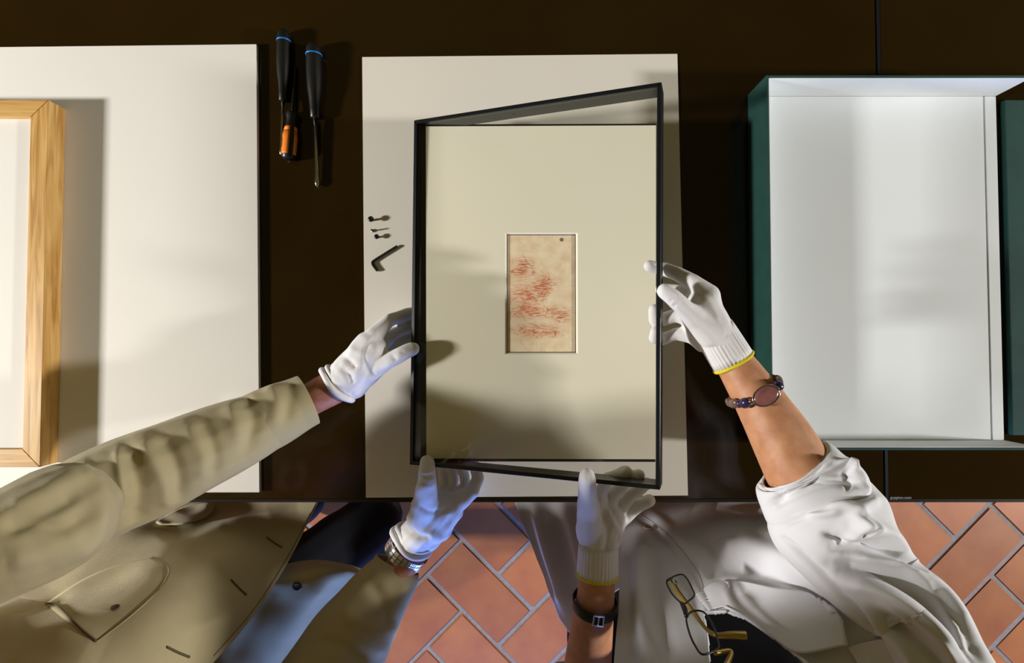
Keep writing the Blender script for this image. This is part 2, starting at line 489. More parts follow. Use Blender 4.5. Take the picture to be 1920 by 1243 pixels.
for i in range(-22, 23):
    for j in range(-22, 23):
        k = (i - j) % 4
        if k == 0: cand.append((O + eu * (i * U) + ev * (j * U), tm_h, eu * U + ev * U * .5))
        elif k == 3: cand.append((O + eu * (i * U) + ev * (j * U), tm_v, eu * U * .5 + ev * U))
cand = [c for c in cand if -1.9 < (c[0] + c[2]).x < 2.3 and -1.75 < (c[0] + c[2]).y < 0.1]
cand.sort(key=lambda c: ((c[0] + c[2]) - Vector((0.2, -0.9, 0))).length)
bm = bmesh.new()
for i in range(-34, 35):                           # the rest of the paving, out of sight, as one part
    for j in range(-34, 35):
        k = (i - j) % 4
        if k not in (0, 3): continue
        p0 = O + eu * (i * U) + ev * (j * U); me_ = tm_h if k == 0 else tm_v
        mid = p0 + (eu * U + ev * U * .5 if k == 0 else eu * U * .5 + ev * U)
        if max(abs(mid.x), abs(mid.y)) > 3.75 or any((p0 - c[0]).length < 1e-5 for c in cand[:290]): continue
        lu, lv = (2 * U, U) if k == 0 else (U, 2 * U)
        q_ = [p0 + eu * x + ev * y for x, y in ((.0066, .0066), (lu - .0066, .0066), (lu - .0066, lv - .0066), (.0066, lv - .0066))]
        prism(bm, [v + Vector((0, 0, -.02)) for v in q_], q_)
tf = from_bm('tile_field', bm, M['terracotta'], floor); tf['kind'] = 'stuff'
for loc, me, _ in cand[:290]:
    t = bpy.data.objects.new('tile', me); C.objects.link(t); t.parent = floor
    t.location = (loc.x, loc.y, random.uniform(-0.001, 0.001))

# ------------------------------------------------------------------ table
TY0 = P(960, 942, 0).y; TY1 = 1.05; SX = P(1654, 520, 0).x
table = thing('table', 'long dark brown glossy work table filling the upper part of the picture', 'table', (0, 0, 0))
def tabletop(x0, x1):
    return box('tabletop', (x0, TY0 + 0.006, T - 0.035), (x1, TY1, T), M['table'], table, 0.0012)
tabletop(-2.1, SX - 0.0045)
tabletop(SX + 0.0045, 2.1)
box('joint_strip', (SX - 0.0042, TY0 + 0.004, T - 0.03), (SX - 0.0012, TY1, T - 0.004), M['table_rim'], table)
box('joint_strip', (SX - 0.0010, TY0 + 0.004, T - 0.03), (SX + 0.0042, TY1, T + 0.0006), M['metal_strip'], table)
box('front_rim', (-2.1, TY0, T - 0.05), (2.1, TY0 + 0.0058, T - 0.0004), M['table_rim'], table, 0.001)
for lx in (-1.95, 0.6, 1.95):
    for ly in (TY0 + 0.22, TY1 - 0.1):
        box('leg', (lx - 0.035, ly - 0.035, 0.0), (lx + 0.035, ly + 0.035, T - 0.036), M['table_rim'], table, 0.004)
def text_obj(name, body, size, mtx, mat, parent=None, extr=0.0001):
    cu = bpy.data.curves.new(name, 'FONT'); cu.body = body; cu.size = size; cu.extrude = extr
    cu.align_x = 'CENTER'; cu.align_y = 'CENTER'
    tmp = bpy.data.objects.new('tmp', cu); C.objects.link(tmp)
    dg = bpy.context.evaluated_depsgraph_get()
    me = bpy.data.meshes.new_from_object(tmp.evaluated_get(dg)); bpy.data.objects.remove(tmp)
    me.materials.clear(); me.materials.append(mat)
    o = bpy.data.objects.new(name, me); C.objects.link(o); o.matrix_world = mtx
    if parent: o.parent = parent
    return o
M['print'] = material('pale_print', srgb(150, 150, 145), 0.6)
M['print_dark'] = material('dark_print', srgb(60, 24, 8), 0.6)
text_obj('maker_lettering', 'goppion.com', 0.0075, Matrix.Translation(P(1689, 933, 0.0002)), M['print'], table)

# ------------------------------------------------------------------ left board with oak frame
b = [P(-330, 90, 0.009), P(486.5, 923, 0.009)]
tl = P(-330, 90, 0.009)
left_board = slab('foam_board', [P(-330, 92, .009), P(-330, 924, .009), P(486, 923, .009), P(480.5, 83, .009)], 0.0085, M['board'])
tag(left_board, 'thick white board under the oak frame at the left edge of the table', 'board')

FT = 0.047; FB = 0.0095
oakf = thing('oak_picture_frame', 'light oak picture frame with white mount lying on the left board', 'picture frame', P(-120, 530, FB))
o_ = [P(84.5, 187, FT), P(81, 876, FT)]
xR = (o_[0].x + o_[1].x) / 2; yT = o_[0].y; yB = o_[1].y
xL = xR - 0.46; rw = 0.0315
def rail(poly, m):
    bm = bmesh.new()
    prism(bm, [Vector((x, y, T + FB)) for x, y in poly], [Vector((x, y, T + FT)) for x, y in poly])
    bmesh.ops.bevel(bm, geom=list(bm.edges), offset=0.0008, segments=1, affect='EDGES')
    return keep(from_bm('frame_rail', bm, m), oakf)
g = 0.0003
rail([(xR, yT - g), (xR, yB + g), (xR - rw, yB + rw + g), (xR - rw, yT - rw - g)], M['oak_v'])
rail([(xL, yT - g), (xL, yB + g), (xL + rw, yB + rw + g), (xL + rw, yT - rw - g)], M['oak_v'])
rail([(xL, yT), (xR, yT), (xR - rw, yT - rw), (xL + rw, yT - rw)], M['oak_h'])
rail([(xL, yB), (xR, yB), (xR - rw, yB + rw), (xL + rw, yB + rw)], M['oak_h'])
keep(box('mount', (xL + rw - .004, yB + rw - .004, T + FB + 0.024), (xR - rw + .004, yT - rw + .004, T + FB + 0.029), M['board']), oakf)
keep(box('backing', (xL + rw - .003, yB + rw - .003, T + FB + 0.0005), (xR - rw + .003, yT - rw + .003, T + FB + 0.023), M['bevel']), oakf)

# ------------------------------------------------------------------ centre sheet
cs = slab('backing_sheet', [P(679, 107, .002), P(686, 933, .002), P(1290, 929, .002), P(1270, 101, .002)], 0.0018, M['board_grey'])
tag(cs, 'large pale paper sheet on the table under the raised black frame', 'sheet')

# ------------------------------------------------------------------ black frame held tilted
h1, h2 = 0.09, 0.2325
fTL, fBL, fTR, fBR = P(771, 226, h1), P(773, 872, h1), P(1239, 155, h2), P(1239, 919, h2)
cen = (fTL + fBL + fTR + fBR) / 4
ax = ((fTR - fTL) + (fBR - fBL)).normalized()
ay = (fTL - fBL).normalized(); ay = (ay - ax * ay.dot(ax)).normalized()
an = ax.cross(ay)
fw = ((fTR - fTL).length + (fBR - fBL).length) / 2; fh = ((fTL - fBL).length + (fTR - fBR).length) / 2
RD = 0.036; RW = 0.0062
FM = Matrix.Translation(cen) @ Matrix((ax, ay, an)).transposed().to_4x4()     # local: x right, y up, z out of the front; front at z=0
bframe = thing('black_picture_frame', 'black deep picture frame with glazing, tilted up and held by four gloved hands', 'picture frame', cen)
def frail(poly, z0=-RD, z1=0.0, nm='frame_rail'):
    bm = bmesh.new()
    prism(bm, [FM @ Vector((x, y, z0)) for x, y in poly], [FM @ Vector((x, y, z1)) for x, y in poly])
    bmesh.ops.bevel(bm, geom=list(bm.edges), offset=0.0006, segments=1, affect='EDGES')
    return keep(from_bm(nm, bm, M['black']), bframe)
X, Y = fw / 2, fh / 2; xi, yi = X - RW, Y - RW; e = 0.0002
rails = [frail([(-X, Y), (X, Y), (xi, yi), (-xi, yi)]), frail([(-X, -Y), (-xi, -yi), (xi, -yi), (X, -Y)]),
         frail([(-X, Y - e), (-xi, yi - e), (-xi, -yi + e), (-X, -Y + e)]), frail([(X, Y - e), (X, -Y + e), (xi, -yi + e), (xi, yi - e)])]
keep(box('glazing', (-xi + .0005, -yi + .0005, -0.0065), (xi - .0005, yi - .0005, -0.0035), M['acrylic'], None, 0, FM), bframe)
for (x, y) in ((-0.03, Y), (0.10, -Y)):            # small screw holes in the rails
    c0 = FM @ Vector((x, (abs(y) - RW + .0004) * (1 if y > 0 else -1), -0.02)); d0 = FM.to_3x3() @ Vector((0, -1 if y > 0 else 1, 0))
    keep(lathe_along('screw_hole', c0, c0 + d0, [(0, 0.0022), (0.0004, 0.0022), (0.0004, 0.001), (0.0002, 0.0009)], M['tray'], None, 10), bframe)

# ------------------------------------------------------------------ mounted drawing, lying flat under the lifted frame
HM = 0.086
mt = thing('mounted_drawing', 'cream window mount with a small red chalk drawing under the lifted black frame', 'mounted drawing', P(1014, 549, HM))
mc = [P(798.5, 237, HM), P(1230, 235, HM), P(1229.5, 861, HM), P(799.5, 859.5, HM)]
wn = [P(947, 436, HM), P(1083, 436, HM), P(1083.5, 664, HM), P(947, 664, HM)]
def win(name, outer, inner_top, inner_bot, thick, m):
    """board with a bevelled window"""
    dz = Vector((0, 0, -thick)); V = []
    V += outer + inner_top + [p + dz for p in inner_bot] + [p + dz for p in outer]
    F_ = []
    for i in range(4):
        j = (i + 1) % 4
        F_.append((i, j, 4 + j, 4 + i)); F_.append((8 + i, 8 + j, 12 + j, 12 + i)); F_.append((12 + i, 12 + j, j, i))
    bm = bmesh.new(); vv = [bm.verts.new(p) for p in V]
    for f in F_: bm.faces.new([vv[i] for i in f])
    for i in range(4):
        j = (i + 1) % 4; bm.faces.new([vv[k] for k in (4 + i, 4 + j, 8 + j, 8 + i)])
    return from_bm(name, bm, m)
def inset(q, d):
    c = sum(q, Vector()) / 4
    return [Vector((p.x + math.copysign(d, c.x - p.x), p.y + math.copysign(d, c.y - p.y), p.z)) for p in q]
wm = keep(win('window_mount', mc, wn, inset(wn, 0.0028), 0.0030, M['mat']), mt)
wm.data.materials.append(M['bevel'])
for pl in wm.data.polygons:                         # the cut edge of the window shows the pale core
    c_ = pl.center
    if 0.1 < abs(pl.normal.z) < 0.95: pl.material_index = 1
def chalk():
    m = bpy.data.materials.new('chalk_on_paper'); m.use_nodes = True
    N = m.node_tree.nodes; L = m.node_tree.links; p = N['Principled BSDF']; p.inputs['Roughness'].default_value = 0.9
    tc = N.new('ShaderNodeTexCoord'); src = tc.outputs['Generated']
    def noise(scale, detail, off, sc=(1, 1.65, 1), rot=0.0, dist=0.0):
        mp = N.new('ShaderNodeMapping'); mp.inputs['Location'].default_value = (off, off * 1.7, 0); mp.inputs['Scale'].default_value = sc
        mp.inputs['Rotation'].default_value = (0, 0, rot)
        n = N.new('ShaderNodeTexNoise'); n.inputs['Scale'].default_value = scale; n.inputs['Detail'].default_value = detail; n.inputs['Distortion'].default_value = dist
        L.new(src, mp.inputs['Vector']); L.new(mp.outputs['Vector'], n.inputs['Vector']); return n.outputs['Fac']
    def rng_(v, a, b_, c=0.0, d=1.0):
        r = N.new('ShaderNodeMapRange'); r.inputs['From Min'].default_value = a; r.inputs['From Max'].default_value = b_
        r.inputs['To Min'].default_value = c; r.inputs['To Max'].default_value = d; L.new(v, r.inputs['Value']); return r.outputs['Result']
    def mul(a, b_):
        k = N.new('ShaderNodeMath'); k.operation = 'MULTIPLY'
        L.new(a, k.inputs[0])
        if isinstance(b_, float): k.inputs[1].default_value = b_
        else: L.new(b_, k.inputs[1])
        return k.outputs[0]
    def add(a, b_):
        k = N.new('ShaderNodeMath'); k.operation = 'ADD'; k.use_clamp = True; L.new(a, k.inputs[0]); L.new(b_, k.inputs[1]); return k.outputs[0]
    def mix(f, a, b_):
        x = N.new('ShaderNodeMix'); x.data_type = 'RGBA'; L.new(f, x.inputs[0])
        if isinstance(a, tuple): x.inputs[6].default_value = a
        else: L.new(a, x.inputs[6])
        x.inputs[7].default_value = b_; return x.outputs[2]
    sp = N.new('ShaderNodeSeparateXYZ'); L.new(src, sp.inputs[0])
    def blot(cx, cy, rx, ry):
        mp = N.new('ShaderNodeMapping'); mp.inputs['Location'].default_value = (-cx / rx, -cy / ry, 0); mp.inputs['Scale'].default_value = (1 / rx, 1 / ry, 0)
        L.new(src, mp.inputs['Vector'])
        ln = N.new('ShaderNodeVectorMath'); ln.operation = 'LENGTH'; L.new(mp.outputs['Vector'], ln.inputs[0])
        return rng_(ln.outputs['Value'], 1.0, 0.25)
    zone = None
    for b_ in ((.22, .72, .26, .12), (.28, .50, .36, .15), (.33, .34, .42, .08), (.45, .18, .5, .08), (.78, .32, .26, .10), (.55, .58, .2, .12)):
        z = blot(*b_); zone = z if zone is None else add(zone, z)
    stroke1 = rng_(noise(9, 4, 1.3, (1, 14, 1), 0.55, 0.8), 0.47, 0.62)
    stroke2 = rng_(noise(8, 4, 4.7, (1, 16, 1), -0.75, 0.6), 0.50, 0.66)
    cloud = rng_(noise(5, 3, 2.2), 0.35, 0.65)
    red = add(mul(mul(zone, add(stroke1, mul(stroke2, 0.7))), 0.75), mul(mul(zone, cloud), 0.42))
    paper = mix(rng_(noise(7, 5, 9.0), 0.35, 0.7), srgb(244, 226, 194), srgb(230, 204, 166))
    def contour(v, at, wdt):
        k = N.new('ShaderNodeMath'); k.operation = 'SUBTRACT'; k.inputs[1].default_value = at; L.new(v, k.inputs[0])
        k2 = N.new('ShaderNodeMath'); k2.operation = 'ABSOLUTE'; L.new(k.outputs[0], k2.inputs[0])
        return rng_(k2.outputs[0], wdt, 0.0)
    big = noise(3.2, 1.5, 11.3, (1, 1.6, 1), 0.0, 0.7)
    lines = add(contour(big, .46, .008), contour(big, .56, .007))
    red = add(red, mul(mul(lines, rng_(zone, 0.0, 0.5, 0.25, 1.0)), 0.75))
    red = add(red, mul(rng_(noise(4, 4, 3.4), 0.5, 0.75), 0.12))
    col = mix(red, paper, srgb(196, 92, 44))
    dark = mul(mul(zone, rng_(noise(7, 5, 6.1, (1, 9, 1), 0.2, 1.0), 0.60, 0.72)), 0.55)
    col = mix(dark, col, srgb(112, 60, 40))
    L.new(col, p.inputs['Base Color'])
    return m
q = inset(wn, -0.004)
dr = keep(slab('drawing', [p + Vector((0, 0, -0.0033)) for p in q], 0.0006, chalk()), mt)
st = P(1053, 449.5, HM - 0.0032)
keep(lathe_along('collector_stamp', st, st + Vector((0, 0, 1)), [(0, .0032), (.0001, .0032), (.00012, .0022), (.00005, .0020), (.00005, 0.0)], material('stamp_ink', srgb(120, 108, 92), .9), None, 16), mt)
tray_pts = [P(788, 231.5, HM), P(1231, 230, HM), P(1230, 867, HM), P(788, 866, HM)]
keep(slab('backing_tray', [p + Vector((0, 0, -0.0042)) for p in tray_pts], 0.006, M['tray']), mt)

# ------------------------------------------------------------------ green cloth box
BH = 0.074
gb = thing('clamshell_box', 'open green cloth-covered archive box with white lining on the right', 'box', P(1640, 500, 0))
x0 = P(1440, 400, BH).x; x1 = P(1874, 500, 0.006).x; y1 = P(1600, 141, BH).y; y0 = P(1600, 844, BH).y; w = 0.0042
def gbox(nm, lo, hi, m, bev=0.0008): return keep(box(nm, lo, hi, m, None, bev), gb)
gbox('base', (x0, y0, T + 0.0002), (x1, y1, T + 0.005), M['green'])
gbox('floor_lining', (x0 + w + .0012, y0 + w + .0012, T + 0.0052), (x1 - .002, y1 - w - .0012, T + 0.0062), M['lining'], 0.0002)
gbox('side_wall', (x0, y0, T + 0.0052), (x0 + w, y1, T + BH), M['green'])
gbox('top_wall', (x0 + w + .0002, y1 - w, T + 0.0052), (x1 + .001, y1, T + BH), M['green'])
gbox('bottom_wall', (x0 + w + .0002, y0, T + 0.0052), (x1 + .001, y0 + w, T + BH), M['green'])
gbox('wall_lining', (x0 + w + .0002, y0 + w + .0012, T + 0.0064), (x0 + w + .001, y1 - w - .0012, T + BH - .001), M['lining'], 0.0001)
gbox('wall_lining', (x0 + w + .0012, y1 - w - .001, T + 0.0064), (x1, y1 - w - .0002, T + BH - .001), M['lining'], 0.0001)
gbox('wall_lining', (x0 + w + .0012, y0 + w + .0002, T + 0.0064), (x1, y0 + w + .001, T + BH - .001), M['lining'], 0.0001)
gbox('hinge_lip', (x1 - .021, y0 + w + .002, T + 0.0063), (x1 - .0005, y1 - w - .002, T + 0.0074), M['lining'], 0.0003)
lx0 = x1 + 0.012
gbox('spine', (x1 + .0012, y0 + .03, T + 0.0002), (lx0 - .0005, y1 - .045, T + 0.003), M['tray'], 0.0005)
ly1 = P(1900, 187, 0.012).y; ly0 = P(1900, 816, 0.012).y
gbox('lid', (lx0, ly0, T + 0.0002), (lx0 + 0.47, ly1, T + 0.012), M['green'], 0.002)

# ------------------------------------------------------------------ tools
def axis_thing(name, label, px_a, px_b, ra, group=None):
    return thing(name, label, 'screwdriver', P(*px_a, 0), group)
def driver(label, top, neck, tip, R, handle_m, ring=True):
    a = P(*top, R); bq = P(*neck, R * .72); c = P(*tip, R * .45)
    t = thing('screwdriver', label, 'screwdriver', (a.x, a.y, T), 'screwdrivers on the dark table')
    L_ = (bq - a).length
    prof = [(0, .002), (.0015, R * .62), (.005, R * .86), (.011, R * .97), (.018, R), (L_ * .45, R), (L_ * .62, R * .9), (L_ * .75, R * .72), (L_ * .88, R * .62), (L_ - .0015, R * .60), (L_, R * .52)]
    keep(lathe_along('handle', a, bq, prof, handle_m, None, 20), t)
    d = (bq - a).normalized()
    if ring:
        keep(lathe_along('blue_band', a + d * .0195, bq, [(0, R * .99), (.0004, R * 1.045), (.0022, R * 1.045), (.0026, R * .99)], M['blue'], None, 28), t)
    c0 = bq - d * .004; L2 = (c - c0).length; r = R * .27
    keep(lathe_along('shaft', c0, c, [(0, r), (L2 - .014, r), (L2 - .013, r * 1.15), (L2 - .006, r * 1.2), (L2 - .002, r * .7), (L2, r * .3)], M['steel'], None, 12), t)
    return t
driver('small black screwdriver with blue band, nearest the white board', (532, 56), (530.5, 190), (527.5, 292), 0.0122, M['blk_plastic'])
driver('larger black screwdriver with blue band, right of the orange one', (588, 82), (590.5, 222), (595, 351), 0.0142, M['blk_plastic'])
# orange one, turned round
R = 0.0125
a = P(540.5, 300, R); bq = P(548, 211, R * .8); c = P(554, 126, R * .35)
t = thing('screwdriver', 'orange and black screwdriver lying the other way round between the blue-banded ones', 'screwdriver', (a.x, a.y, T), 'screwdrivers on the dark table')
d = (bq - a).normalized(); L_ = (bq - a).length; s = d.cross(Vector((0, 0, 1))).normalized(); u = Vector((0, 0, 1))
keep(lathe_along('handle', a, bq, [(0, .003), (.001, R * .7), (.004, R * .9), (.012, R), (.04, R * 1.0), (.058, R * .88), (.063, R * .8), (.068, R * .72), (.078, R * .72), (.084, R * .86), (L_, R * .8)], M['blk_plastic'], None, 24), t)
def strip(a0, a1, name='orange_grip'):
    prof = [(.009, R * 1.0), (.012, R * 1.045), (.04, R * 1.045), (.0535, R * .955), (.0535, R * .9), (.0548, R * .9), (.0548, R * .95), (.060, R * .885), (.062, R * .82)]
    v = []; n = 9
    for tt, r in prof:
        for k in range(n):
            an_ = math.radians(a0 + (a1 - a0) * k / (n - 1))
            v.append(a + d * tt + (s * math.cos(an_) + u * math.sin(an_)) * r)
    return solidify(keep(mesh_obj(name, v, ring_faces(len(prof), n, False), M['orange']), t), 0.0006, 0.0)
strip(200, 72) if s.x > 0 else strip(-20, 108)
strip(36, -10) if s.x > 0 else strip(144, 190)
keep(tube('shaft', [bq - d * .003, bq + (c - bq) * .93, c], [.0026, .0024, .0012], M['steel_dark'], None, 12), t)
side = -1 if s.x > 0 else 1
nrm = (s * side * math.cos(math.radians(42)) + u * math.sin(math.radians(42))).normalized()
tx = -d; ty = nrm.cross(tx)
mm = Matrix((tx, ty, nrm)).transposed().to_4x4(); mm.translation = a + d * .030 + nrm * (R * 1.06 + .0004)
tx_o = text_obj('lettering', 'BAHCO', 0.0048, mm, M['print_dark']); keep(tx_o, t)

# hex key and screws on the sheet
hk = tube('hex_key', [P(745, 461.5, .005), P(720, 477, .005), P(700.5, 489.5, .005), P(698.5, 494, .005), P(701, 499, .005), P(708, 508, .005)], 0.0026, M['steel_dark'], None, 6, 40, smooth=False)
tag(hk, 'small black hex key lying on the pale sheet below the loose bolts', 'hex key')
def bolt(label, px, up, Ls, Rh):
    p = P(*px, 0.0021)
    t = thing('bolt', label, 'bolt', p, 'loose bolts on the pale sheet')
    z = Vector((0, 0, 1)); hh = Rh * .7
    if up:      # standing on its shank, head on top
        keep(lathe_along('shank', p, p + z, [(0, Rh * .42), (Ls, Rh * .42)], M['steel_dark'], None, 12), t)
        keep(lathe_along('head', p + z * Ls, p + z * 9, [(0, Rh), (hh * .6, Rh), (hh, Rh * .6), (hh, Rh * .4), (hh * .5, Rh * .38)], M['steel_dark'], None, 18), t)
    else:
        keep(lathe_along('head', p, p + z, [(0, Rh * .6), (hh * .4, Rh), (hh, Rh)], M['steel'], None, 18), t)
        keep(lathe_along('shank', p + z * hh, p + z * 9, [(0, Rh * .42), (Ls, Rh * .42)], M['steel_dark'], None, 12), t)
bolt('dark bolt standing head up, topmost of the three on the sheet', (698, 413), True, .009, .0052)
bolt('small shiny bolt standing on its head between the two darker ones', (699, 433), False, .010, .0030)
bolt('dark bolt standing head up, nearest the hex key', (708, 445), True, .006, .0045)

# ------------------------------------------------------------------ people
def head_parts(c, look, roll_up, k=1.0):
    """ellipsoids, chains and frame for a head centred at c"""
    f = Vector(look).normalized(); u = Vector(roll_up); u = (u - f * u.dot(f)).normalized(); s = f.cross(u)
    A = Matrix((s, f, u)).transposed()
    L = lambda x, y, z: c + (s * x + f * y + u * z) * k
    E = [ellip(L(0, -.012, .03), A, .076 * k, .094 * k, .088 * k),      # skull
         ellip(L(0, .02, -.035), A, .060 * k, .070 * k, .080 * k),      # face
         ellip(L(0, .052, -.088), A, .034 * k, .030 * k, .026 * k)]     # chin
    ch = [[(L(0, .086, .012), .008 * k), (L(0, .108, -.028), .013 * k)],                  # nose
          [(L(-.010, .100, -.032), .009 * k), (L(.010, .100, -.032), .009 * k)],
          [(L(-.042, .070, .018), .012 * k), (L(.042, .070, .018), .012 * k)],            # brow
          [(L(-.046, .058, -.022), .014 * k), (L(-.030, .072, -.030), .012 * k)],         # cheeks
          [(L(.046, .058, -.022), .014 * k), (L(.030, .072, -.030), .012 * k)],
          [(L(-.018, .084, -.058), .006 * k), (L(0, .090, -.056), .007 * k), (L(.018, .084, -.058), .006 * k)],  # lips
          [(L(-.015, .083, -.068), .006 * k), (L(0, .088, -.069), .008 * k), (L(.015, .083, -.068), .006 * k)]]
    for q in (-1, 1):                                                                      # ears
        ch.append([(L(q * .074, -.012, .012), .009 * k), (L(q * .082, -.020, -.006), .010 * k), (L(q * .072, -.008, -.034), .007 * k)])
    return E, ch, L, A
def face_details(L, A, k, parent, hair_mat, eye_cols, hair_kind):
    for q in (-1, 1):
        c = L(q * .031, .074, .002)
        bm = bmesh.new(); bmesh.ops.create_uvsphere(bm, u_segments=16, v_segments=10, radius=.0125 * k, matrix=Matrix.Translation(c))
        eye = from_bm('eye', bm, M['eye'], parent, True)
        d = (L(q * .031, .10, -.004) - c).normalized()
        lathe_along('iris', c + d * .0112 * k, c + d, [(0, .006 * k), (.0012 * k, .005 * k), (.0016 * k, .002 * k)], eye_cols, eye, 12)
    E = [ellip(L(0, -.024, .044), A, .082 * k, .092 * k, .086 * k)]
    ch = [[(L(q * .070, -.02, .03), .016 * k), (L(q * .074, -.045, -.01), .016 * k), (L(q * .05, -.085, -.03), .022 * k)] for q in (-1, 1)]
    if hair_kind == 'long':
        ch += [[(L(q * .062, -.03, .02), .03 * k), (L(q * .068, -.05, -.05), .03 * k), (L(q * .055, -.07, -.11), .022 * k)] for q in (-1, 1)]
        ch += [[(L(0, -.085, .02), .045 * k), (L(0, -.095, -.06), .045 * k), (L(0, -.09, -.12), .03 * k)]]
    fused('hair', ch, hair_mat, parent, 0.005, 4, ellipsoids=E, rip=(0.002, 160, 3))
    for q in (-1, 1):
        tube('eyebrow', [L(q * .014, .088, .022), L(q * .032, .084, .029), L(q * .048, .070, .024)], [.0022 * k, .003 * k, .0015 * k], hair_mat, parent, 6, 12)
M['eye'] = material('eye_white', srgb(230, 225, 218), 0.2)
M['iris'] = material('brown_iris', srgb(62, 42, 28), 0.2)

# ============================== the man =======================================
man = thing('person', 'person in a beige linen jacket and white gloves leaning in from the left', 'person', (0, 0, 0))
mhead = W(-0.575, -0.375, 0.635)
E, hc, HL, HA = head_parts(mhead, (0.62, 0.50, -0.62), (0.3, 0.2, 1), 1.03)
m_sh_l, m_sh_r = P(-330, 1200, 0.42), W(-0.44, -0.62, 0.40)
m_el_l, m_wr_l = P(195, 925, 0.258), P(632, 722, 0.095)
m_el_r, m_wr_r = P(560, 1340, 0.08), P(772, 1035, 0.025)
m_pel = W(-0.66, -0.60, 0.10)
body = [
    [(W(-0.62, -0.50, 0.44), .075), (mhead + Vector((-.015, -.05, -.09)), .058)],
    [(W(-0.62, -0.50, 0.42), .085), (W(-0.64, -0.55, 0.28), .10), (W(-0.66, -0.59, 0.15), .095), (m_pel + Vector((-.02, -.02, 0)), .095)],
    [(W(-0.62, -0.51, 0.40), .08), (m_sh_l, .046)], [(W(-0.62, -0.51, 0.40), .08), (m_sh_r, .046)],
    [(W(-0.70, -0.51, 0.30), .08), (W(-0.70, -0.54, 0.18), .08)], [(W(-0.56, -0.60, 0.30), .08), (W(-0.59, -0.61, 0.18), .08)],
    [(m_sh_l, .042), (P(100, 975, .31), .036), (m_el_l, .034), (P(280, 888, .21), .032), (P(390, 840, .172), .031), (P(480, 799, .132), .029), (P(545, 767, .107), .0275), (P(580, 750, .098), .028), (m_wr_l, .0300), (P(672, 690, .095), .026), (P(700, 665, .09), .018)],
    [(m_sh_r, .045), (m_el_r, .034), ((m_el_r * .6 + m_wr_r * .4), .031), (m_el_r * .2 + m_wr_r * .8, .028), (m_wr_r, .030), (P(805, 985, .035), .024), (P(830, 950, .045), .016)],
    [(m_pel + Vector((-.07, .02, -.06)), .09), (W(-0.66, -0.46, -0.30), .068), (W(-0.66, -0.50, -0.66), .046), (W(-0.64, -0.40, -0.725), .034)],
    [(m_pel + Vector((.04, -.03, -.08)), .085), (W(-0.47, -0.52, -0.30), .060), (W(-0.45, -0.56, -0.66), .046), (W(-0.43, -0.46, -0.725), .034)],
]
fused('body', body + hc, M['skin_m'], man, 0.006, 4, ellipsoids=E)
face_details(HL, HA, 1.03, man, M['hair_m'], M['iris'], 'short')
tro = fused('trousers', [
    chainw((-0.67, -0.60, 0.12, .12), (-0.68, -0.60, 0.0, .125)),
    chainw((-0.74, -0.54, 0.06, .12), (-0.68, -0.46, -0.28, .088), (-0.66, -0.49, -0.60, .068), (-0.655, -0.49, -0.70, .066)),
    chainw((-0.62, -0.61, 0.0, .11), (-0.48, -0.53, -0.22, .092), (-0.375, -0.48, -0.42, .085), (-0.40, -0.52, -0.60, .070), (-0.41, -0.53, -0.70, .068)),
], M['navy'], man, 0.007, 5, rip=(0.003, 40, 5))
for (x, y) in ((-0.65, -0.40), (-0.40, -0.44)):
    fused('shoe', [chainw((x, y - .09, -.725, .040), (x + .01, y + .02, -.730, .038), (x + .02, y + .10, -.736, .032))], M['shoe'], man, 0.005, 3)

jk = fused('jacket', [
    chainw((-0.62, -0.51, 0.42, .10), (-0.645, -0.545, 0.28, .135), (-0.66, -0.575, 0.12, .135), (-0.67, -0.58, -0.03, .145)),
    chainw((-0.74, -0.455, 0.34, .09), (-0.73, -0.49, 0.18, .11), (-0.74, -0.50, -0.02, .12)),
    chainw((-0.51, -0.60, 0.34, .09), (-0.55, -0.64, 0.18, .105), (-0.60, -0.65, -0.02, .11)),
    chainw((-0.62, -0.53, 0.41, .09), (-0.75, -0.35, 0.40, .075)), chainw((-0.62, -0.53, 0.41, .09), (-0.43, -0.61, 0.375, .078)),
], M['linen'], man, 0.007, 5, rip=(0.004, 30, 2))
collar = tube('collar', [W(-.56, -.44, .49), W(-.66, -.43, .505), (W(-.72, -.50, .52)), W(-.67, -.58, .51), W(-.58, -.57, .49)], [.018, .026, .028, .026, .018], M['linen'], man, 12, 40, flat=1.3)

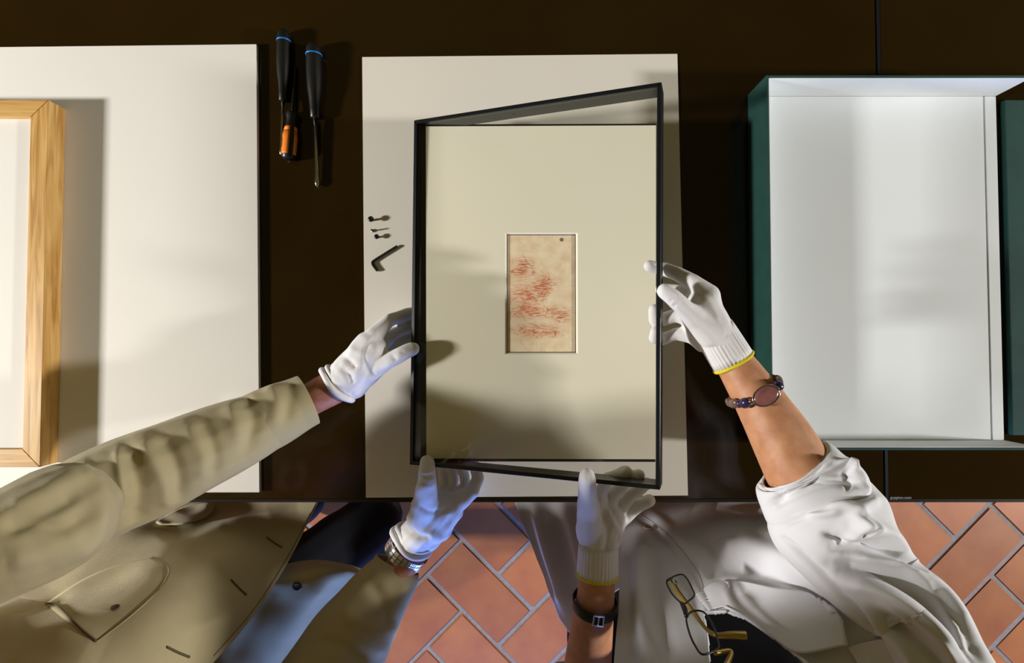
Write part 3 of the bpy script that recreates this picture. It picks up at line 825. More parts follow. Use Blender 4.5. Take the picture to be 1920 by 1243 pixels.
# left front of the jacket, hanging open against the table edge
lf_folds = [
    ([(640, 950), (540, 1020), (470, 1110), (380, 1230)], 34, .004),
    ([(300, 985), (345, 1000), (420, 960), (500, 955)], 16, -.005), ([(310, 968), (360, 975), (400, 950)], 12, .006),
    ([(560, 960), (440, 985), (330, 1035), (220, 1090)], 26, .009), ([(420, 1010), (300, 1055), (160, 1090), (40, 1135)], 24, -.012),
    ([(500, 1000), (400, 1060), (300, 1150), (240, 1240)], 45, .006), ([(330, 1240), (390, 1150), (430, 1060)], 30, -.004),
    ([(20, 1130), (60, 1135), (130, 1100)], 12, -.008), ([(0, 1200), (100, 1190), (190, 1230)], 40, .006)]
lfront = sheet('jacket_front', [
    [(628, 880, -.19), (520, 885, -.19), (400, 890, -.19), (280, 895, -.19), (160, 905, -.19)],
    [(594, 947, -.085), (500, 948, -.10), (390, 950, -.10), (270, 955, -.10), (140, 965, -.10)],
    [(548, 1040, .01), (450, 1025, .04), (340, 1010, .05), (220, 1005, .04), (90, 1010, .02)],
    [(483, 1143, .11), (390, 1115, .16), (280, 1090, .18), (150, 1085, .16), (20, 1090, .12)],
    [(405, 1235, .19), (310, 1205, .25), (190, 1175, .27), (60, 1165, .25), (-70, 1165, .21)],
    [(290, 1350, .28), (200, 1320, .33), (80, 1290, .35), (-60, 1280, .33), (-190, 1280, .29)],
    [(120, 1520, .36), (40, 1500, .39), (-90, 1480, .41), (-230, 1470, .40), (-350, 1460, .36)],
], M['linen'], man, 130, 130, lf_folds, (0.0015, 55, 1), 0.0028)
rf_folds = [([(600, 1085), (560, 1150), (500, 1243)], 26, .008), ([(640, 1080), (600, 1160), (560, 1243)], 22, -.008), ([(520, 1090), (480, 1160), (430, 1243)], 20, -.006)]
rfront = sheet('jacket_front', [
    [(515, 1062, -.05), (580, 1050, -.05), (640, 1054, -.07), (685, 1072, -.10), (720, 1110, -.15)],
    [(500, 1088, .02), (580, 1072, .02), (640, 1071, .00), (672, 1084, -.04), (690, 1120, -.09)],
    [(440, 1150, .03), (510, 1140, .02), (570, 1135, .00), (625, 1135, -.05), (650, 1170, -.10)],
    [(380, 1230, .06), (450, 1225, .03), (520, 1225, -.01), (580, 1225, -.07), (610, 1250, -.12)],
    [(300, 1340, .10), (380, 1340, .05), (460, 1340, .00), (520, 1340, -.07), (560, 1350, -.12)],
], M['linen'], man, 70, 70, rf_folds, (0.0015, 60, 8), 0.0028)

sl_folds = [
    ([(0, 1000), (60, 985), (120, 990), (170, 960)], 14, -.006),
    ([(165, 880), (188, 915), (190, 965), (172, 1015), (120, 1050)], 18, .006),
    ([(232, 835), (250, 880), (262, 930), (250, 990)], 15, -.013), ([(222, 840), (228, 890), (236, 940)], 9, .010),
    ([(262, 830), (290, 870), (312, 920), (310, 955)], 14, .008), ([(295, 812), (320, 850), (335, 900), (330, 945)], 13, -.011),
    ([(345, 800), (380, 850), (380, 900)], 15, .007), ([(372, 785), (392, 815), (402, 860), (395, 900)], 11, -.007),
    ([(425, 755), (440, 790), (445, 830)], 13, .006), ([(452, 745), (472, 770), (475, 800), (460, 850)], 11, -.008),
    ([(500, 720), (518, 750), (512, 800)], 14, .004), ([(540, 712), (545, 745), (535, 790)], 12, -.003),
    ([(0, 960), (70, 930), (140, 890), (175, 880)], 20, .006), ([(0, 985), (80, 960), (150, 925)], 16, -.006), ([(10, 1050), (90, 1035), (160, 1000)], 26, .006)]
def roundp(*q):
    return [(P(x, y, h), rad(r, h)) for x, y, h, r in q]
def dense(q, n):
    d = catmull(np.array(q, float), n); return [tuple(v) for v in d]
usl = fused('upper_sleeve', [
    roundp(*dense([(-330, 1200, .42, 100), (-150, 1090, .415, 97), (0, 1024, .395, 96), (60, 996, .375, 101), (108, 970, .355, 100)], 24)),
    roundp(*dense([(-150, 1095, .34, 90), (0, 1028, .31, 92), (60, 998, .30, 95), (100, 974, .29, 92)], 14)),  # unseen extra bulk below the arm, added to block the left lamp
], M['linen'], man, 0.0032, 8, sl_folds, (0.0018, 60, 4))
lsl = fused('sleeve', [
    roundp(*dense([(60, 990, .29, 84), (130, 955, .275, 86), (200, 922, .255, 86), (280, 886, .225, 82), (390, 838, .185, 73), (480, 797, .145, 61), (508, 783, .132, 55)], 36)),
    roundp(*dense([(60, 995, .22, 80), (190, 930, .20, 82), (280, 890, .175, 76), (390, 840, .155, 66)], 16)),  # hidden lower layer, added so the forearm also stops the left lamp's light
], M['linen'], man, 0.0032, 8, [(p_, w_ * 1.25, a_ * .72) for p_, w_, a_ in sl_folds[2:]], (0.0018, 60, 4))
sleeve('sleeve_cuff', [(470, 801, .149, 58), (500, 787, .136, 57.5), (525, 775, .125, 55.5), (550, 763, .114, 52), (566, 755.5, .108, 50), (578, 750, .103, 49)], M['linen'], man, 50, 90, 1.0, sl_folds[-8:-3], (0.0010, 50, 4), 0.003)
rsl_folds = [([(690, 1090), (720, 1130), (735, 1180)], 14, -.006), ([(640, 1150), (690, 1180), (715, 1235)], 16, .006), ([(600, 1200), (650, 1215), (690, 1243)], 14, -.006), ([(760, 1090), (752, 1140), (730, 1200)], 14, .004)]
rsl = sleeve('sleeve', [(745, 1058, .020, 42), (733, 1082, .026, 50), (700, 1130, .04, 62), (655, 1200, .06, 76), (600, 1290, .085, 86), (560, 1350, .10, 88), (470, 1440, .22, 92), (300, 1560, .36, 100)],
             M['linen'], man, 130, 72, 0.9, rsl_folds, (0.002, 55, 6), 0.003)

# buttonholes, buttons and pockets
bpy.context.view_layer.update()
bl = bvh_of(lfront)
for a_, b_ in (((500, 1008), (529, 1027)), ((433, 1087), (462, 1116)), ((312, 1213), (355, 1232))):
    seam('buttonhole', bl, [a_, ((a_[0] + b_[0]) / 2, (a_[1] + b_[1]) / 2 + 1), b_], .0017, M['linen_dark'], man)
patch('pocket', bl, [[(85, 1133), (150, 1090), (215, 1062), (288, 1046)], [(130, 1168), (195, 1125), (255, 1085), (312, 1060)], [(180, 1205), (240, 1160), (290, 1115), (318, 1072)]], M['linen'], man, .0012, .0012)
seam('pocket_seam', bl, [(85, 1133), (105, 1137), (130, 1160), (155, 1185), (180, 1205)], .0013, M['linen_dark'], man, .002)
seam('pocket_seam', bl, [(180, 1205), (240, 1160), (300, 1105), (318, 1072), (305, 1052), (285, 1046)], .0006, M['linen_dark'], man, .0022)
patch('pocket_flap', bl, [[(292, 984), (330, 962), (362, 950), (402, 946)], [(300, 987), (340, 980), (375, 968), (398, 962)], [(312, 988), (345, 986), (375, 978), (388, 972)]], M['linen'], man, .006, .003)
seam('front_seam', bl, [(582, 962), (540, 1043), (476, 1142), (400, 1230)], .0005, M['linen_dark'], man)
def button(bvh, px, py, r, m, parent, off=.001):
    c = lay(bvh, px, py, off); c2 = lay(bvh, px, py, off + .01); d = (c2 - c).normalized()
    return lathe_along('button', c, c2, [(0, r * .9), (.0008, r), (.0022, r), (.0026, r * .8), (.0018, r * .6), (.0018, r * .2)], m, parent, 16)
button(bl, 216, 1143, .006, M['linen_dark'], man, .002)
br = bvh_of(rfront)
button(br, 558, 1098, .0085, M['button'], man); button(br, 473, 1142, .0085, M['button'], man)

# gloves of the man
def cuff_ring(name, c, axis, r, thick, m, parent, flat=0.8, wob=0.0, n=40):
    """rolled hem: closed ring of tube"""
    ax_ = Vector(axis).normalized(); s_ = ax_.cross(Vector((0, 0, 1))).normalized(); u_ = s_.cross(ax_)
    pts = [c + s_ * math.cos(t) * r + u_ * math.sin(t) * r * flat + ax_ * (wob * math.sin(3 * t + 1)) for t in np.linspace(0, 2 * math.pi, n, endpoint=False)]
    v = []; ns = 10
    for i, p in enumerate(pts):
        d = (pts[(i + 1) % n] - pts[i - 1]).normalized(); o1 = (p - c).normalized(); o2 = d.cross(o1)
        for j in range(ns):
            a_ = 2 * math.pi * j / ns; v.append(p + (o1 * math.cos(a_) + o2 * math.sin(a_)) * thick)
    f = [(i * ns + j, i * ns + (j + 1) % ns, ((i + 1) % n) * ns + (j + 1) % ns, ((i + 1) % n) * ns + j) for i in range(n) for j in range(ns)]
    o = mesh_obj(name, v, f, m, parent)
    return o
gl1 = fused('glove', [
    chainp((645, 712, .095, .0335), (672, 690, .098, .031), (700, 660, .098, .026)),
    chainp((655, 700, .098, .032), (690, 645, .100, .022)), chainp((660, 715, .09, .031), (700, 690, .090, .020)),
    chainp((680, 655, .100, .022), (700, 630, .100, .0155), (728, 602, .085, .0122), (760, 590, .055, .0112), (800, 582, .038, .0102)),      # index
    chainp((688, 668, .092, .022), (712, 645, .082, .0145), (742, 622, .058, .0115), (772, 612, .040, .0110), (815, 606, .034, .0100)),    # middle
    chainp((690, 680, .080, .020), (718, 662, .066, .0135), (748, 642, .044, .0110), (778, 634, .034, .0105), (815, 630, .032, .0095)),   # ring
    chainp((690, 692, .072, .018), (720, 678, .054, .0125), (748, 664, .036, .0100), (785, 656, .030, .0092)),                            # little
    chainp((675, 700, .095, .026), (700, 692, .100, .0190), (728, 676, .108, .0142), (752, 664, .108, .0128), (774, 654, .101, .0118)),    # thumb
], M['glove'], man, 0.0024, 5, [
    ([(695, 640), (683, 665), (690, 695), (705, 708)], 4, -.0018), ([(645, 668), (660, 682), (668, 690)], 6, -.004), ([(640, 690), (655, 705), (660, 720)], 6, -.003), ([(735, 665), (742, 676)], 4, -.0016), ([(752, 657), (758, 668)], 4, -.0012), ([(655, 650), (668, 660), (690, 664)], 7, .002)], (0.0008, 150, 3))
ax1 = P(700, 660, .095) - P(632, 722, .095)
cuff_ring('glove_cuff', P(632, 722, .095), ax1, .0355, .0052, M['glove'], man, 0.85, .002)
cuff_ring('glove_cuff', P(640, 714, .095), ax1, .0330, .0040, M['glove'], man, 0.85, .001)
gl2 = fused('glove', [
    chainp((775, 1010, .035, .032), (800, 985, .045, .034), (825, 950, .055, .030)),
    chainp((790, 975, .055, .026), (798, 940, .085, .0215), (800, 905, .108, .0165), (801, 885, .112, .0140), (800, 868, .104, .0125)),      # thumb
    chainp((815, 985, .045, .030), (850, 948, .052, .020), (884, 922, .054, .0132), (897, 897, .042, .0105), (887, 866, .046, .0098)),    # index
    chainp((820, 985, .030, .030), (848, 944, .034, .017), (874, 912, .026, .0108), (872, 890, .022, .0100), (856, 868, .038, .0092)),    # middle
    chainp((815, 980, .025, .026), (836, 940, .018, .016), (853, 912, .008, .0104), (851, 890, .010, .0096), (840, 866, .030, .0088)),    # ring
    chainp((805, 980, .020, .024), (822, 940, .010, .015), (832, 912, .002, .0098), (832, 890, .006, .0090), (826, 868, .024, .0082)),     # little
    chainp((805, 985, .05, .030), (835, 950, .056, .022)), chainp((800, 1000, .028, .032), (846, 958, .038, .022)),
], M['glove'], man, 0.0020, 4, [([(785, 945), (800, 958), (830, 958), (850, 945)], 5, -.0018), ([(775, 942), (762, 950), (770, 965)], 5, -.002), ([(760, 990), (785, 1005), (810, 1010)], 6, -.003), ([(790, 890), (801, 893), (812, 890)], 4, -.0012)], (0.0008, 150, 5))
ax2 = P(825, 950, .05) - P(772, 1022, .03)
cuff_ring('glove_cuff', P(770, 1016, .03), ax2, .0375, .0055, M['glove'], man, 0.85, .003)
cuff_ring('glove_cuff', P(777, 1007, .032), ax2, .0345, .0050, M['glove'], man, 0.85, .003)

# steel wrist watch on the man
wt = thing('wrist_watch', 'steel bracelet wrist watch between beige sleeve and white glove', 'watch', P(764, 1040, 0))
wc = P(762, 1036, .024); wa = (P(800, 985, .04) - P(745, 1060, .02)).normalized()
ws = wa.cross(Vector((0, 0, 1))).normalized(); wu = ws.cross(wa)
RL = 0.0375; nl = 26
for i in range(nl):
    t0 = 2 * math.pi * i / nl
    p = wc + ws * math.cos(t0) * RL + wu * math.sin(t0) * RL * .86
    rr = (ws * math.cos(t0) * .86 + wu * math.sin(t0)).normalized(); tt = rr.cross(wa)
    big = 3 <= (i - 18) % nl and False
    m_ = Matrix((tt, wa, rr)).transposed().to_4x4(); m_.translation = p
    for k, (lo, hi) in enumerate(((-.0100, -.0036), (-.0032, .0032), (.0036, .0100))):
        keep(box('link', (-.0040, lo, -.0016), (.0040, hi, .0016 + (.0004 if k == 1 else 0)), M['steel'], None, .0006, m_), wt)
t0 = -1.75
p = wc + ws * math.cos(t0) * RL + wu * math.sin(t0) * RL * .86; rr = (ws * math.cos(t0) * .86 + wu * math.sin(t0)).normalized()
keep(lathe_along('watch_case', p - rr * .002, p + rr, [(0, .016), (.001, .0175), (.007, .0175), (.009, .015), (.009, .0)], M['steel'], None, 28), wt)

# ============================== the woman =====================================
wom = thing('person', 'person in a white lab coat with rolled sleeves and white gloves on the right', 'person', (0, 0, 0))
whead = W(0.28, -0.52, 0.60)
E, hc, HL, HA = head_parts(whead, (0.02, 0.75, -0.62), (0, 0.3, 1), 0.96)
w_sh_l, w_sh_r = W(0.10, -0.595, 0.375), P(1785, 1280, .36)
w_el_l, w_wr_l = P(1092, 1330, .06), P(1120, 1090, .115)
w_el_r, w_wr_r = P(1545, 950, .245), P(1374, 676, .205)
body = [
    [(W(.28, -.57, .44), .06), (whead + Vector((0, -.04, -.09)), .05)],
    [(W(.285, -.57, .42), .075), (W(.29, -.595, .28), .09), (W(.29, -.60, .12), .09), (W(.29, -.60, -.02), .12)],
    [(W(.285, -.58, .41), .065), (w_sh_l, .04)], [(W(.285, -.60, .41), .06), (W(.46, -.54, .39), .036), (w_sh_r, .034)],
    [(w_sh_l, .047), (w_el_l, .040), (w_el_l * .62 + w_wr_l * .38, .040), (w_wr_l, .0295), (P(1122, 1040, .115), .026), (P(1128, 1000, .115), .02)],
    [(w_sh_r, .034), (P(1640, 1085, .285), .034), (w_el_r, .042), (P(1500, 885, .235), .0475), (P(1462, 815, .225), .0425), (P(1420, 745, .215), .0350), (w_wr_r, .0275), (P(1350, 640, .205), .024), (P(1325, 600, .205), .018)],
    [(W(.22, -.59, -.05), .10), (W(.20, -.55, -.34), .062), (W(.20, -.58, -.66), .042), (W(.20, -.50, -.73), .03)],
    [(W(.36, -.59, -.05), .10), (W(.40, -.55, -.34), .062), (W(.40, -.58, -.66), .042), (W(.40, -.50, -.73), .03)],
]
fused('body', body + hc, M['skin_f'], wom, 0.0055, 6, ellipsoids=E)
face_details(HL, HA, 0.96, wom, M['hair_f'], M['iris'], 'long')
fused('trousers', [chainw((.29, -.60, .04, .125), (.29, -.60, -.06, .13)),
                   chainw((.22, -.595, -.05, .11), (.20, -.56, -.34, .075), (.20, -.58, -.70, .062)),
                   chainw((.36, -.595, -.05, .11), (.40, -.56, -.34, .075), (.40, -.58, -.70, .062))], M['navy'], wom, 0.007, 4, rip=(0.003, 40, 7))
for x in (.20, .40):
    fused('shoe', [chainw((x, -.58, -.728, .036), (x, -.49, -.732, .034), (x, -.41, -.738, .028))], M['shoe'], wom, 0.005, 3)
fused('lab_coat', [chainw((.285, -.595, .40, .085), (.29, -.60, .26, .115), (.29, -.61, .10, .12), (.29, -.62, -.06, .14), (.30, -.62, -.40, .16)),
                   chainw((.285, -.60, .405, .08), (.16, -.60, .39, .068), (.09, -.60, .365, .072)), chainw((.285, -.60, .405, .08), (.44, -.55, .40, .072), (.525, -.505, .40, .066)),
                   chainw((.36, -.60, .30, .09), (.40, -.57, .05, .10), (.42, -.55, -.20, .11)),
                   ], M['coat'], wom, 0.007, 5, rip=(0.004, 30, 3))
V_NECK = [(1318, 1150), (1362, 1146), (1400, 1160), (1450, 1195), (1520, 1250), (1600, 1330), (1640, 1430), (1330, 1430), (1330, 1250), (1326, 1190)]
wf_folds = [
    ([(1180, 955), (1240, 1000), (1300, 1070), (1340, 1150)], 9, -.006), ([(1200, 945), (1262, 1000), (1318, 1070)], 12, .006),
    ([(1205, 1000), (1195, 1100), (1215, 1243)], 20, .012), ([(1185, 1040), (1180, 1140), (1195, 1243)], 12, -.010), ([(1230, 1030), (1232, 1130), (1260, 1243)], 16, -.010),
    ([(1420, 945), (1440, 985), (1480, 1020)], 18, .010), ([(1300, 955), (1380, 985), (1400, 1020), (1350, 1050)], 30, .012),
    ([(1320, 1000), (1340, 1040), (1330, 1085)], 14, -.008), ([(1440, 960), (1400, 1010), (1330, 1040)], 16, -.006),
    ([(1340, 1060), (1440, 1070), (1520, 1120), (1590, 1165)], 16, -.014), ([(1330, 1030), (1430, 1030), (1520, 1080), (1600, 1150)], 20, .010),
    ([(1270, 1060), (1300, 1110), (1310, 1160)], 10, -.006), ([(1345, 1090), (1365, 1098), (1370, 1112)], 8, -.004),
    ([(1440, 960), (1500, 1030), (1580, 1100), (1668, 1190)], 9, .006)]
wf = sheet('coat_front', [
    [(1130, 870, -.36), (1210, 868, -.36), (1310, 866, -.36), (1430, 872, -.36), (1540, 885, -.36)],
    [(1160, 946, -.18), (1245, 943, -.15), (1335, 943, -.13), (1430, 946, -.13), (1530, 955, -.15)],
    [(1164, 1030, -.02), (1250, 1015, .0), (1350, 1005, .03), (1450, 1005, .10), (1540, 1020, .19)],
    [(1160, 1120, .09), (1260, 1105, .12), (1380, 1085, .15), (1480, 1078, .22), (1575, 1090, .285)],
    [(1154, 1205, .17), (1265, 1190, .20), (1410, 1160, .23), (1530, 1155, .28), (1660, 1180, .335)],
    [(1146, 1310, .24), (1275, 1290, .28), (1430, 1260, .30), (1570, 1255, .335), (1740, 1285, .375)],
    [(1130, 1470, .31), (1290, 1450, .36), (1450, 1410, .385), (1610, 1400, .40), (1790, 1430, .41)],
], M['coat'], wom, 240, 240, wf_folds, (0.0018, 55, 2), 0.0025)
knit = sheet('knit_top', [
    [(1290, 1110, .105), (1370, 1108, .115), (1450, 1110, .125), (1540, 1130, .14)],
    [(1290, 1180, .15), (1390, 1170, .175), (1490, 1170, .19), (1590, 1190, .20)],
    [(1290, 1260, .20), (1400, 1250, .235), (1510, 1250, .25), (1620, 1280, .26)],
    [(1290, 1400, .27), (1410, 1390, .31), (1540, 1390, .33), (1680, 1420, .33)],
], M['black_knit'], wom, 60, 60, (), (0.001, 60, 4), 0.002)
skirt = sheet('coat_skirt', [
    [(1066, 1185, -.06), (1105, 1150, -.05), (1150, 1110, -.04), (1200, 1080, -.03)],
    [(1040, 1140, -.16), (1085, 1080, -.15), (1140, 1030, -.13), (1200, 1000, -.12)],
    [(1005, 1050, -.30), (1060, 1000, -.28), (1125, 965, -.25), (1195, 945, -.22)],
    [(966, 945, -.44), (1040, 925, -.42), (1120, 905, -.38), (1190, 890, -.34)],
    [(930, 850, -.56), (1020, 845, -.54), (1110, 840, -.50), (1180, 840, -.46)],
], M['coat'], wom, 90, 70, [([(1000, 945), (1030, 1040), (1068, 1160)], 14, .02), ([(1030, 945), (1060, 1050), (1085, 1130)], 14, -.02), ([(1060, 945), (1080, 1010), (1100, 1090)], 14, .016), ([(985, 960), (1010, 1040), (1045, 1130)], 10, -.010)], (0.003, 40, 9), 0.0025)

ws_folds = [
    ([(1545, 1000), (1590, 1018), (1650, 1022)], 5, -.008), ([(1600, 960), (1625, 985), (1610, 1010)], 6, -.008), ([(1470, 1010), (1540, 1075), (1600, 1140), (1660, 1200)], 6, -.012),
    ([(1575, 1072), (1660, 1085), (1760, 1150), (1820, 1240)], 6, -.008), ([(1650, 1130), (1730, 1180), (1790, 1243)], 6, .006), ([(1690, 1060), (1760, 1120), (1815, 1200)], 6, .006), ([(1490, 950), (1530, 965), (1580, 960)], 7, .006),
    ([(1560, 1010), (1600, 1030), (1680, 1035), (1745, 1070)], 16, -.016), ([(1590, 985), (1660, 1000), (1720, 1045)], 16, .012),
    ([(1560, 1060), (1640, 1072), (1720, 1105), (1800, 1180)], 16, -.015), ([(1580, 1040), (1680, 1055), (1770, 1110), (1830, 1190)], 12, .010),
    ([(1570, 1085), (1660, 1110), (1740, 1165), (1800, 1243)], 16, .012), ([(1640, 1145), (1720, 1200), (1780, 1260)], 11, -.012), ([(1620, 1150), (1690, 1215), (1720, 1260)], 12, .010),
    ([(1530, 940), (1590, 950), (1620, 1000), (1575, 1020)], 14, .010), ([(1470, 980), (1520, 950), (1580, 930), (1640, 925)], 10, -.012),
    ([(1650, 930), (1610, 960), (1640, 1000)], 12, .008), ([(1740, 1090), (1800, 1160), (1840, 1240)], 14, -.008)]
wsl = sleeve('sleeve', [(1512, 905, .236, 72), (1535, 940, .245, 92), (1558, 982, .26, 103), (1600, 1042, .28, 93), (1655, 1102, .305, 85), (1710, 1152, .325, 81), (1754, 1230, .355, 80), (1815, 1350, .39, 92), (1870, 1480, .41, 102)],
             M['coat'], wom, 260, 150, 0.9, ws_folds, (0.003, 45, 11), 0.0025)
rc_folds = [
    ([(1470, 905), (1540, 880), (1580, 862)], 5, -.004), ([(1445, 940), (1520, 905), (1575, 898), (1618, 905)], 5, -.006), ([(1585, 880), (1596, 900), (1590, 920)], 5, -.007), ([(1560, 865), (1590, 872), (1600, 890)], 5, .006),([(1440, 955), (1500, 925), (1560, 905), (1625, 910)], 8, -.006), ([(1430, 915), (1500, 895), (1570, 872), (1600, 880)], 10, .006), ([(1500, 915), (1540, 890), (1590, 885)], 7, -.006), ([(1590, 868), (1612, 895), (1625, 925)], 8, .008), ([(1450, 900), (1465, 930), (1450, 950)], 9, -.004)]
rc = sleeve('rolled_cuff', [(1488, 872, .236, 66), (1494, 880, .236, 78), (1506, 900, .238, 88), (1524, 926, .242, 98), (1538, 946, .246, 96), (1542, 953, .247, 84)], M['coat'], wom, 90, 150, 0.84, rc_folds, (0.003, 60, 12), 0.0035)
rc2 = sleeve('rolled_cuff', [(1090, 1262, .07, 52), (1090, 1280, .07, 70), (1088, 1310, .065, 76), (1086, 1340, .06, 72)], M['coat'], wom, 40, 60, 0.9, (), (0.003, 60, 13), 0.0035)
sl2 = sleeve('sleeve', [(1088, 1310, .065, 64), (1085, 1350, .06, 76), (1050, 1460, .2, 90), (1080, 1600, .36, 105)], M['coat'], wom, 60, 60, 0.9, (), (0.003, 45, 14), 0.0025)

bpy.context.view_layer.update()
bw = bvh_of(wf)
patch('lapel', bw, [[(1310, 1120), (1345, 1098), (1400, 1100), (1480, 1118), (1583, 1150)], [(1322, 1140), (1370, 1130), (1430, 1150), (1510, 1185), (1588, 1190)], [(1330, 1152), (1368, 1146), (1420, 1174), (1500, 1236), (1592, 1222)]], M['coat'], wom, lambda u, v: .008 + .012 * v * v, .0025, 40, 40)
patch('breast_pocket', bw, [[(1590, 1219), (1640, 1204), (1690, 1191)], [(1610, 1250), (1660, 1235), (1712, 1222)], [(1640, 1300), (1690, 1285), (1740, 1270)]], M['coat'], wom, lambda u, v: .010 - .006 * u, .0025)
button(bw, 1214, 991, .0085, M['button_pale'], wom)
seam('neckline_hem', bw, [(1330, 1300), (1329, 1245), (1325, 1190), (1319, 1152), (1340, 1148), (1364, 1147)], .0022, M['coat'], wom, .0008)
seam('front_seam', bw, [(1190, 955), (1255, 1005), (1310, 1075), (1322, 1130)], .0006, M['coat_stitch'], wom)
seam('lapel_hem', bw, [(1364, 1147), (1420, 1175), (1500, 1238), (1560, 1290)], .0020, M['coat'], wom, .0095)
ins = inside(project(mesh_co(wf.data)), V_NECK)
bm = bmesh.new(); bm.from_mesh(wf.data); bm.verts.ensure_lookup_table()
bmesh.ops.delete(bm, geom=[f for f in bm.faces if all(ins[v.index] for v in f.verts)], context='FACES')
bm.to_mesh(wf.data); bm.free()

# gloves of the woman: knitted, yellow hems
gl3 = fused('glove', [
    chainp((1360, 655, .205, .0275), (1335, 615, .207, .0290), (1315, 575, .210, .0270)),
    chainp((1372, 676, .205, .0272), (1345, 632, .206, .0282)),
    chainp((1325, 590, .205, .026), (1327, 556, .215, .0185), (1300, 530, .213, .0122), (1270, 514, .200, .0112), (1245, 505, .184, .0105), (1218, 499, .186, .0095)),  # index
    chainp((1310, 595, .195, .022), (1305, 565, .195, .0165), (1278, 548, .184, .0115), (1252, 545, .172, .0108), (1240, 543, .170, .0095)),   # middle
    chainp((1310, 610, .190, .022), (1296, 598, .180, .0150), (1268, 590, .170, .0110), (1242, 600, .163, .0105), (1228, 600, .172, .0098), (1226, 580, .180, .0085)),   # ring
    chainp((1320, 635, .185, .022), (1298, 628, .172, .0140), (1268, 626, .164, .0105), (1242, 636, .160, .0098), (1227, 634, .170, .0090), (1228, 622, .176, .0080)),   # little
    chainp((1335, 625, .215, .024), (1308, 600, .225, .0180), (1282, 576, .240, .0128), (1262, 558, .247, .0120), (1246, 546, .2465, .0112)),   # thumb
], M['glove'], wom, 0.0024, 5, [([(1262, 575), (1268, 570), (1276, 562)], 3, -.0014), ([(1255, 568), (1262, 560), (1268, 553)], 3, -.0012)], (0.0006, 150, 8))
gl4 = fused('glove', [
    chainp((1120, 1068, .115, .0300), (1122, 1030, .117, .0300), (1124, 995, .118, .0310), (1135, 965, .118, .026)),
    chainp((1110, 1000, .120, .026), (1104, 960, .150, .0190), (1102, 928, .190, .0150), (1101, 910, .215, .0130), (1101, 893, .226, .0118)),            # thumb
    chainp((1113, 990, .120, .024), (1122, 952, .128, .0138), (1125, 924, .135, .0106), (1140, 898, .160, .0106), (1172, 886, .178, .0108)),       # index
    chainp((1126, 985, .116, .024), (1139, 952, .118, .0130), (1151, 925, .128, .0104), (1174, 903, .156, .0104), (1197, 893, .182, .0108)),       # middle
    chainp((1138, 988, .112, .024), (1153, 962, .110, .0122), (1176, 936, .120, .0104), (1198, 917, .148, .0100), (1213, 906, .172, .0095)),       # ring
    chainp((1142, 1002, .106, .022), (1163, 978, .104, .0115), (1186, 957, .110, .0100), (1203, 945, .122, .0104), (1217, 938, .132, .0104)),      # little
    chainp((1130, 1010, .112, .029), (1150, 975, .112, .022)),
], M['glove'], wom, 0.0020, 4, [([(1128, 955), (1140, 1000), (1135, 1040)], 6, -.0045), ([(1150, 975), (1160, 1005), (1150, 1030)], 6, .0035), ([(1162, 990), (1150, 960), (1140, 950)], 4, -.003), ([(1180, 952), (1188, 960)], 3, -.001)], (0.0008, 120, 9))
def ribs(glove, c, axis, length, r, n, parent, flat=.85):
    """knitted ribs running along the wrist"""
    a_ = Vector(axis).normalized(); s_ = a_.cross(Vector((0, 0, 1))).normalized(); u_ = s_.cross(a_)
    V = []; F_ = []; k = 0; m = 6; seg = n * 6
    for i in range(m):
        t = i / (m - 1); rr = r(t)
        for j in range(seg):
            an_ = 2 * math.pi * j / seg; q = rr + .0005 * math.cos(an_ * n) * (1 - t ** 3)
            V.append(c + a_ * (t * length) + (s_ * math.cos(an_) + u_ * math.sin(an_) * flat) * q)
    return solidify(mesh_obj('ribbed_cuff', V, ring_faces(m, seg), M['glove'], parent), .0015)
c3 = P(1374, 677, .205); a3 = P(1345, 630, .206) - c3
ribs(gl3, c3, a3, .055, lambda t: .0292 - .0012 * t, 34, wom, .92)
cuff_ring('yellow_hem', c3 - a3.normalized() * .0015, a3, .0302, .0026, M['yellow'], wom, .92)
c4 = P(1120, 1076, .115); a4 = P(1122, 1020, .117) - c4
ribs(gl4, c4, a4, .050, lambda t: .0315 - .0012 * t, 34, wom, .96)
cuff_ring('yellow_hem', c4 - a4.normalized() * .0015, a4, .0325, .0026, M['yellow'], wom, .95)

# bracelet of stones
brc = P(1412, 732, .2165); ba = (P(1374, 676, .205) - P(1462, 815, .225)).normalized()
bs = ba.cross(Vector((0, 0, 1))).normalized(); bu = bs.cross(ba)
bt = thing('bracelet', 'bracelet of purple beads and a large rose stone on the bare forearm', 'bracelet', P(1412, 735, 0))
def bead(name, ang, r1, r2, r3, m, rr=.0372):
    o_ = bs * math.cos(ang) + bu * math.sin(ang); c = brc + o_ * rr - ba * (.010 * max(0, math.sin(ang)))
    t_ = o_.cross(ba); A_ = Matrix((t_, ba, o_)).transposed()
    bm = bmesh.new(); bmesh.ops.create_icosphere(bm, subdivisions=3, radius=1, matrix=ellip(c, A_, r1, r2, r3))
    return keep(from_bm(name, bm, m, None, True), bt), c, A_
st_, c_, A_ = bead('rose_stone', 1.62, .0185, .0125, .005, M['stone'], .0385)
ring = [c_ + A_ @ Vector((.0190 * math.cos(t), .0130 * math.sin(t), .001)) for t in np.linspace(0, 2 * math.pi, 41)]
keep(tube('stone_setting', ring, .0011, M['steel'], None, 6, 80), bt)
for an_ in (.85, 2.40): bead('purple_bead', an_, .0085, .0078, .0065, M['bead'])
for an_ in (.62, 2.63): bead('purple_bead', an_, .0045, .0060, .0050, M['bead'])
for an_ in (1.04, 2.20): bead('steel_bead', an_, .003, .0045, .0035, M['steel'])
for an_ in (.28, 2.95, 3.45, 4.1, 4.75, 5.4, 6.0): bead('smoky_bead', an_, .0120, .0075, .0055, M['bead_brown'])

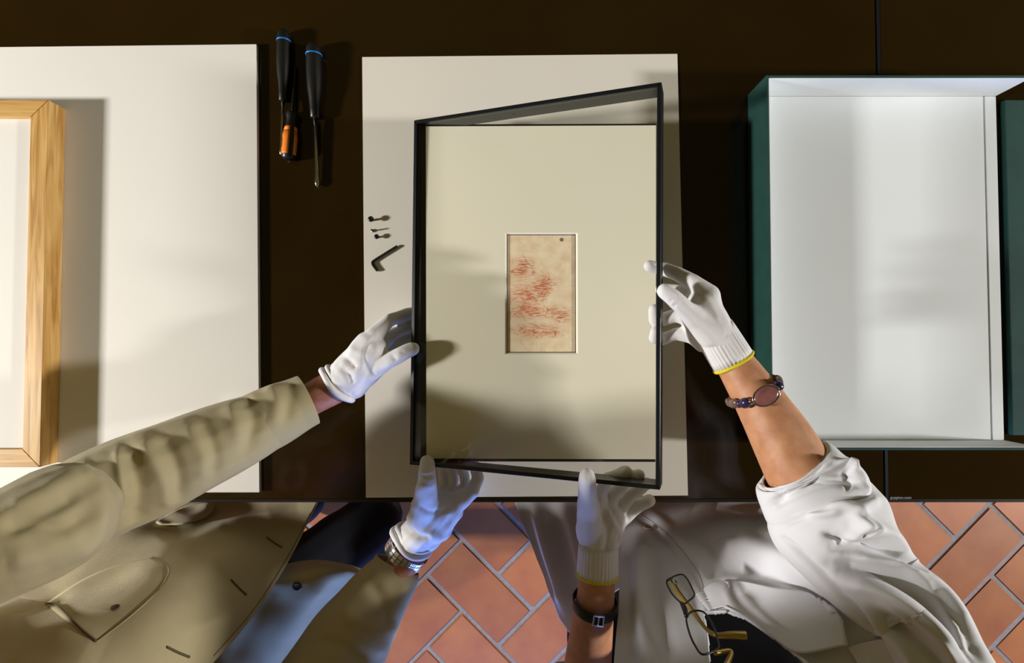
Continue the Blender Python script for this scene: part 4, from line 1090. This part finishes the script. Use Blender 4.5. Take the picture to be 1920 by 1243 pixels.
# black strap watch of the woman
wt = thing('wrist_watch', 'black leather strap wrist watch with square steel buckle below the yellow glove hem', 'watch', P(1112, 1130, 0))
c5 = P(1115, 1132, .111); a5 = (P(1120, 1090, .115) - P(1100, 1243, .08)).normalized(); s5 = a5.cross(Vector((0, 0, 1))).normalized(); u5 = s5.cross(a5)
V = []; seg = 48
for (t, dr_) in ((-.0085, 0), (-.0085, .002), (-.007, .0027), (.007, .0027), (.0085, .002), (.0085, 0)):
    for j in range(seg):
        an_ = 2 * math.pi * j / seg; V.append(c5 + a5 * t + (s5 * math.cos(an_) + u5 * math.sin(an_)) * (.0345 + dr_))
f = ring_faces(6, seg) + [(5 * seg + j, 5 * seg + (j + 1) % seg, (j + 1) % seg, j) for j in range(seg)]
keep(mesh_obj('strap', V, f, M['shoe']), wt)
p5 = c5 + (s5 * .02 + u5 * .98).normalized() * .0375 ; n5 = (s5 * .02 + u5).normalized(); t5 = n5.cross(a5)
mm = Matrix((t5, a5, n5)).transposed().to_4x4(); mm.translation = p5
for lo, hi in (((-.009, -.0095, -.001), (-.0065, .0095, .0018)), ((.0065, -.0095, -.001), (.009, .0095, .0018)), ((-.0064, -.0095, -.001), (.0064, -.0073, .0018)), ((-.0064, .0073, -.001), (.0064, .0095, .0018)), ((-.0012, -.0072, .0003), (.0012, .0072, .0018))):
    keep(box('buckle', lo, hi, M['steel'], None, .0004, mm), wt)
p6 = c5 - u5 * .036
keep(lathe_along('watch_case', p6, p6 - u5, [(0, .014), (.001, .0155), (.006, .0155), (.0075, .013), (.0075, 0)], M['steel'], None, 24), wt)

# spectacles hooked into the neckline
sg = thing('eyeglasses', 'thin dark-rimmed eyeglasses with gold temples hanging from the coat neckline', 'eyeglasses', P(1300, 1140, 0))
gh = lambda x, y: .165 + (y - 1075) * .0012
def gp(x, y, dz=0.0): return P(x, y, gh(x, y) + dz)
def rim(pts):
    q = [gp(x, y) for x, y in pts]; q = q + q[:2]
    dd = catmull(np.array([tuple(v) for v in q]), len(q) * 8)
    keep(tube('rim', [Vector(v) for v in dd], .0013, M['blk_plastic'], None, 8, len(dd)), sg)
    loop = catmull(np.array([tuple(gp(x, y)) for x, y in pts + pts[:1]]), 48)[:-1]
    c = loop.mean(0); n = np.array((CAM - Vector(c)).normalized()) * .0006
    V = [tuple(v) for v in loop + n] + [tuple(v) for v in loop - n]; k = len(loop)
    F_ = [tuple(range(k)), tuple(range(2 * k - 1, k - 1, -1))] + [(i, (i + 1) % k, k + (i + 1) % k, k + i) for i in range(k)]
    keep(mesh_obj('lens', V, F_, M['lens'], None, False), sg)
rim([(1250, 1090), (1263, 1081), (1278, 1077), (1288, 1085), (1297, 1102), (1302, 1116), (1292, 1126), (1282, 1132), (1272, 1126), (1258, 1110)])
rim([(1287, 1158), (1296, 1147), (1312, 1145), (1324, 1152), (1338, 1175), (1347, 1205), (1345, 1217), (1318, 1227), (1303, 1210), (1292, 1185)])
keep(tube('bridge', [gp(1278, 1131), gp(1284, 1142, .002), gp(1287, 1156)], [.0028, .0038, .0028], M['blk_plastic'], None, 8, 16), sg)
keep(tube('temple', [gp(1257, 1086, -.004), gp(1272, 1112, -.012), gp(1298, 1145, -.018), gp(1325, 1180, -.016), gp(1345, 1191, -.012), gp(1372, 1191, -.012), gp(1398, 1192, -.014)], [.0030, .0042, .0036, .0026, .0034, .0048, .0056], M['gold'], None, 10, 60), sg)
keep(tube('temple', [gp(1340, 1224, -.004), gp(1370, 1222, -.012), gp(1360, 1250, -.018), gp(1340, 1275, -.02)], [.0028, .0032, .0032, .0036], M['gold'], None, 10, 40), sg)
keep(tube('hinge', [gp(1262, 1089, -.002), gp(1270, 1100, -.005)], [.0034, .0034], M['steel'], None, 8, 4), sg)
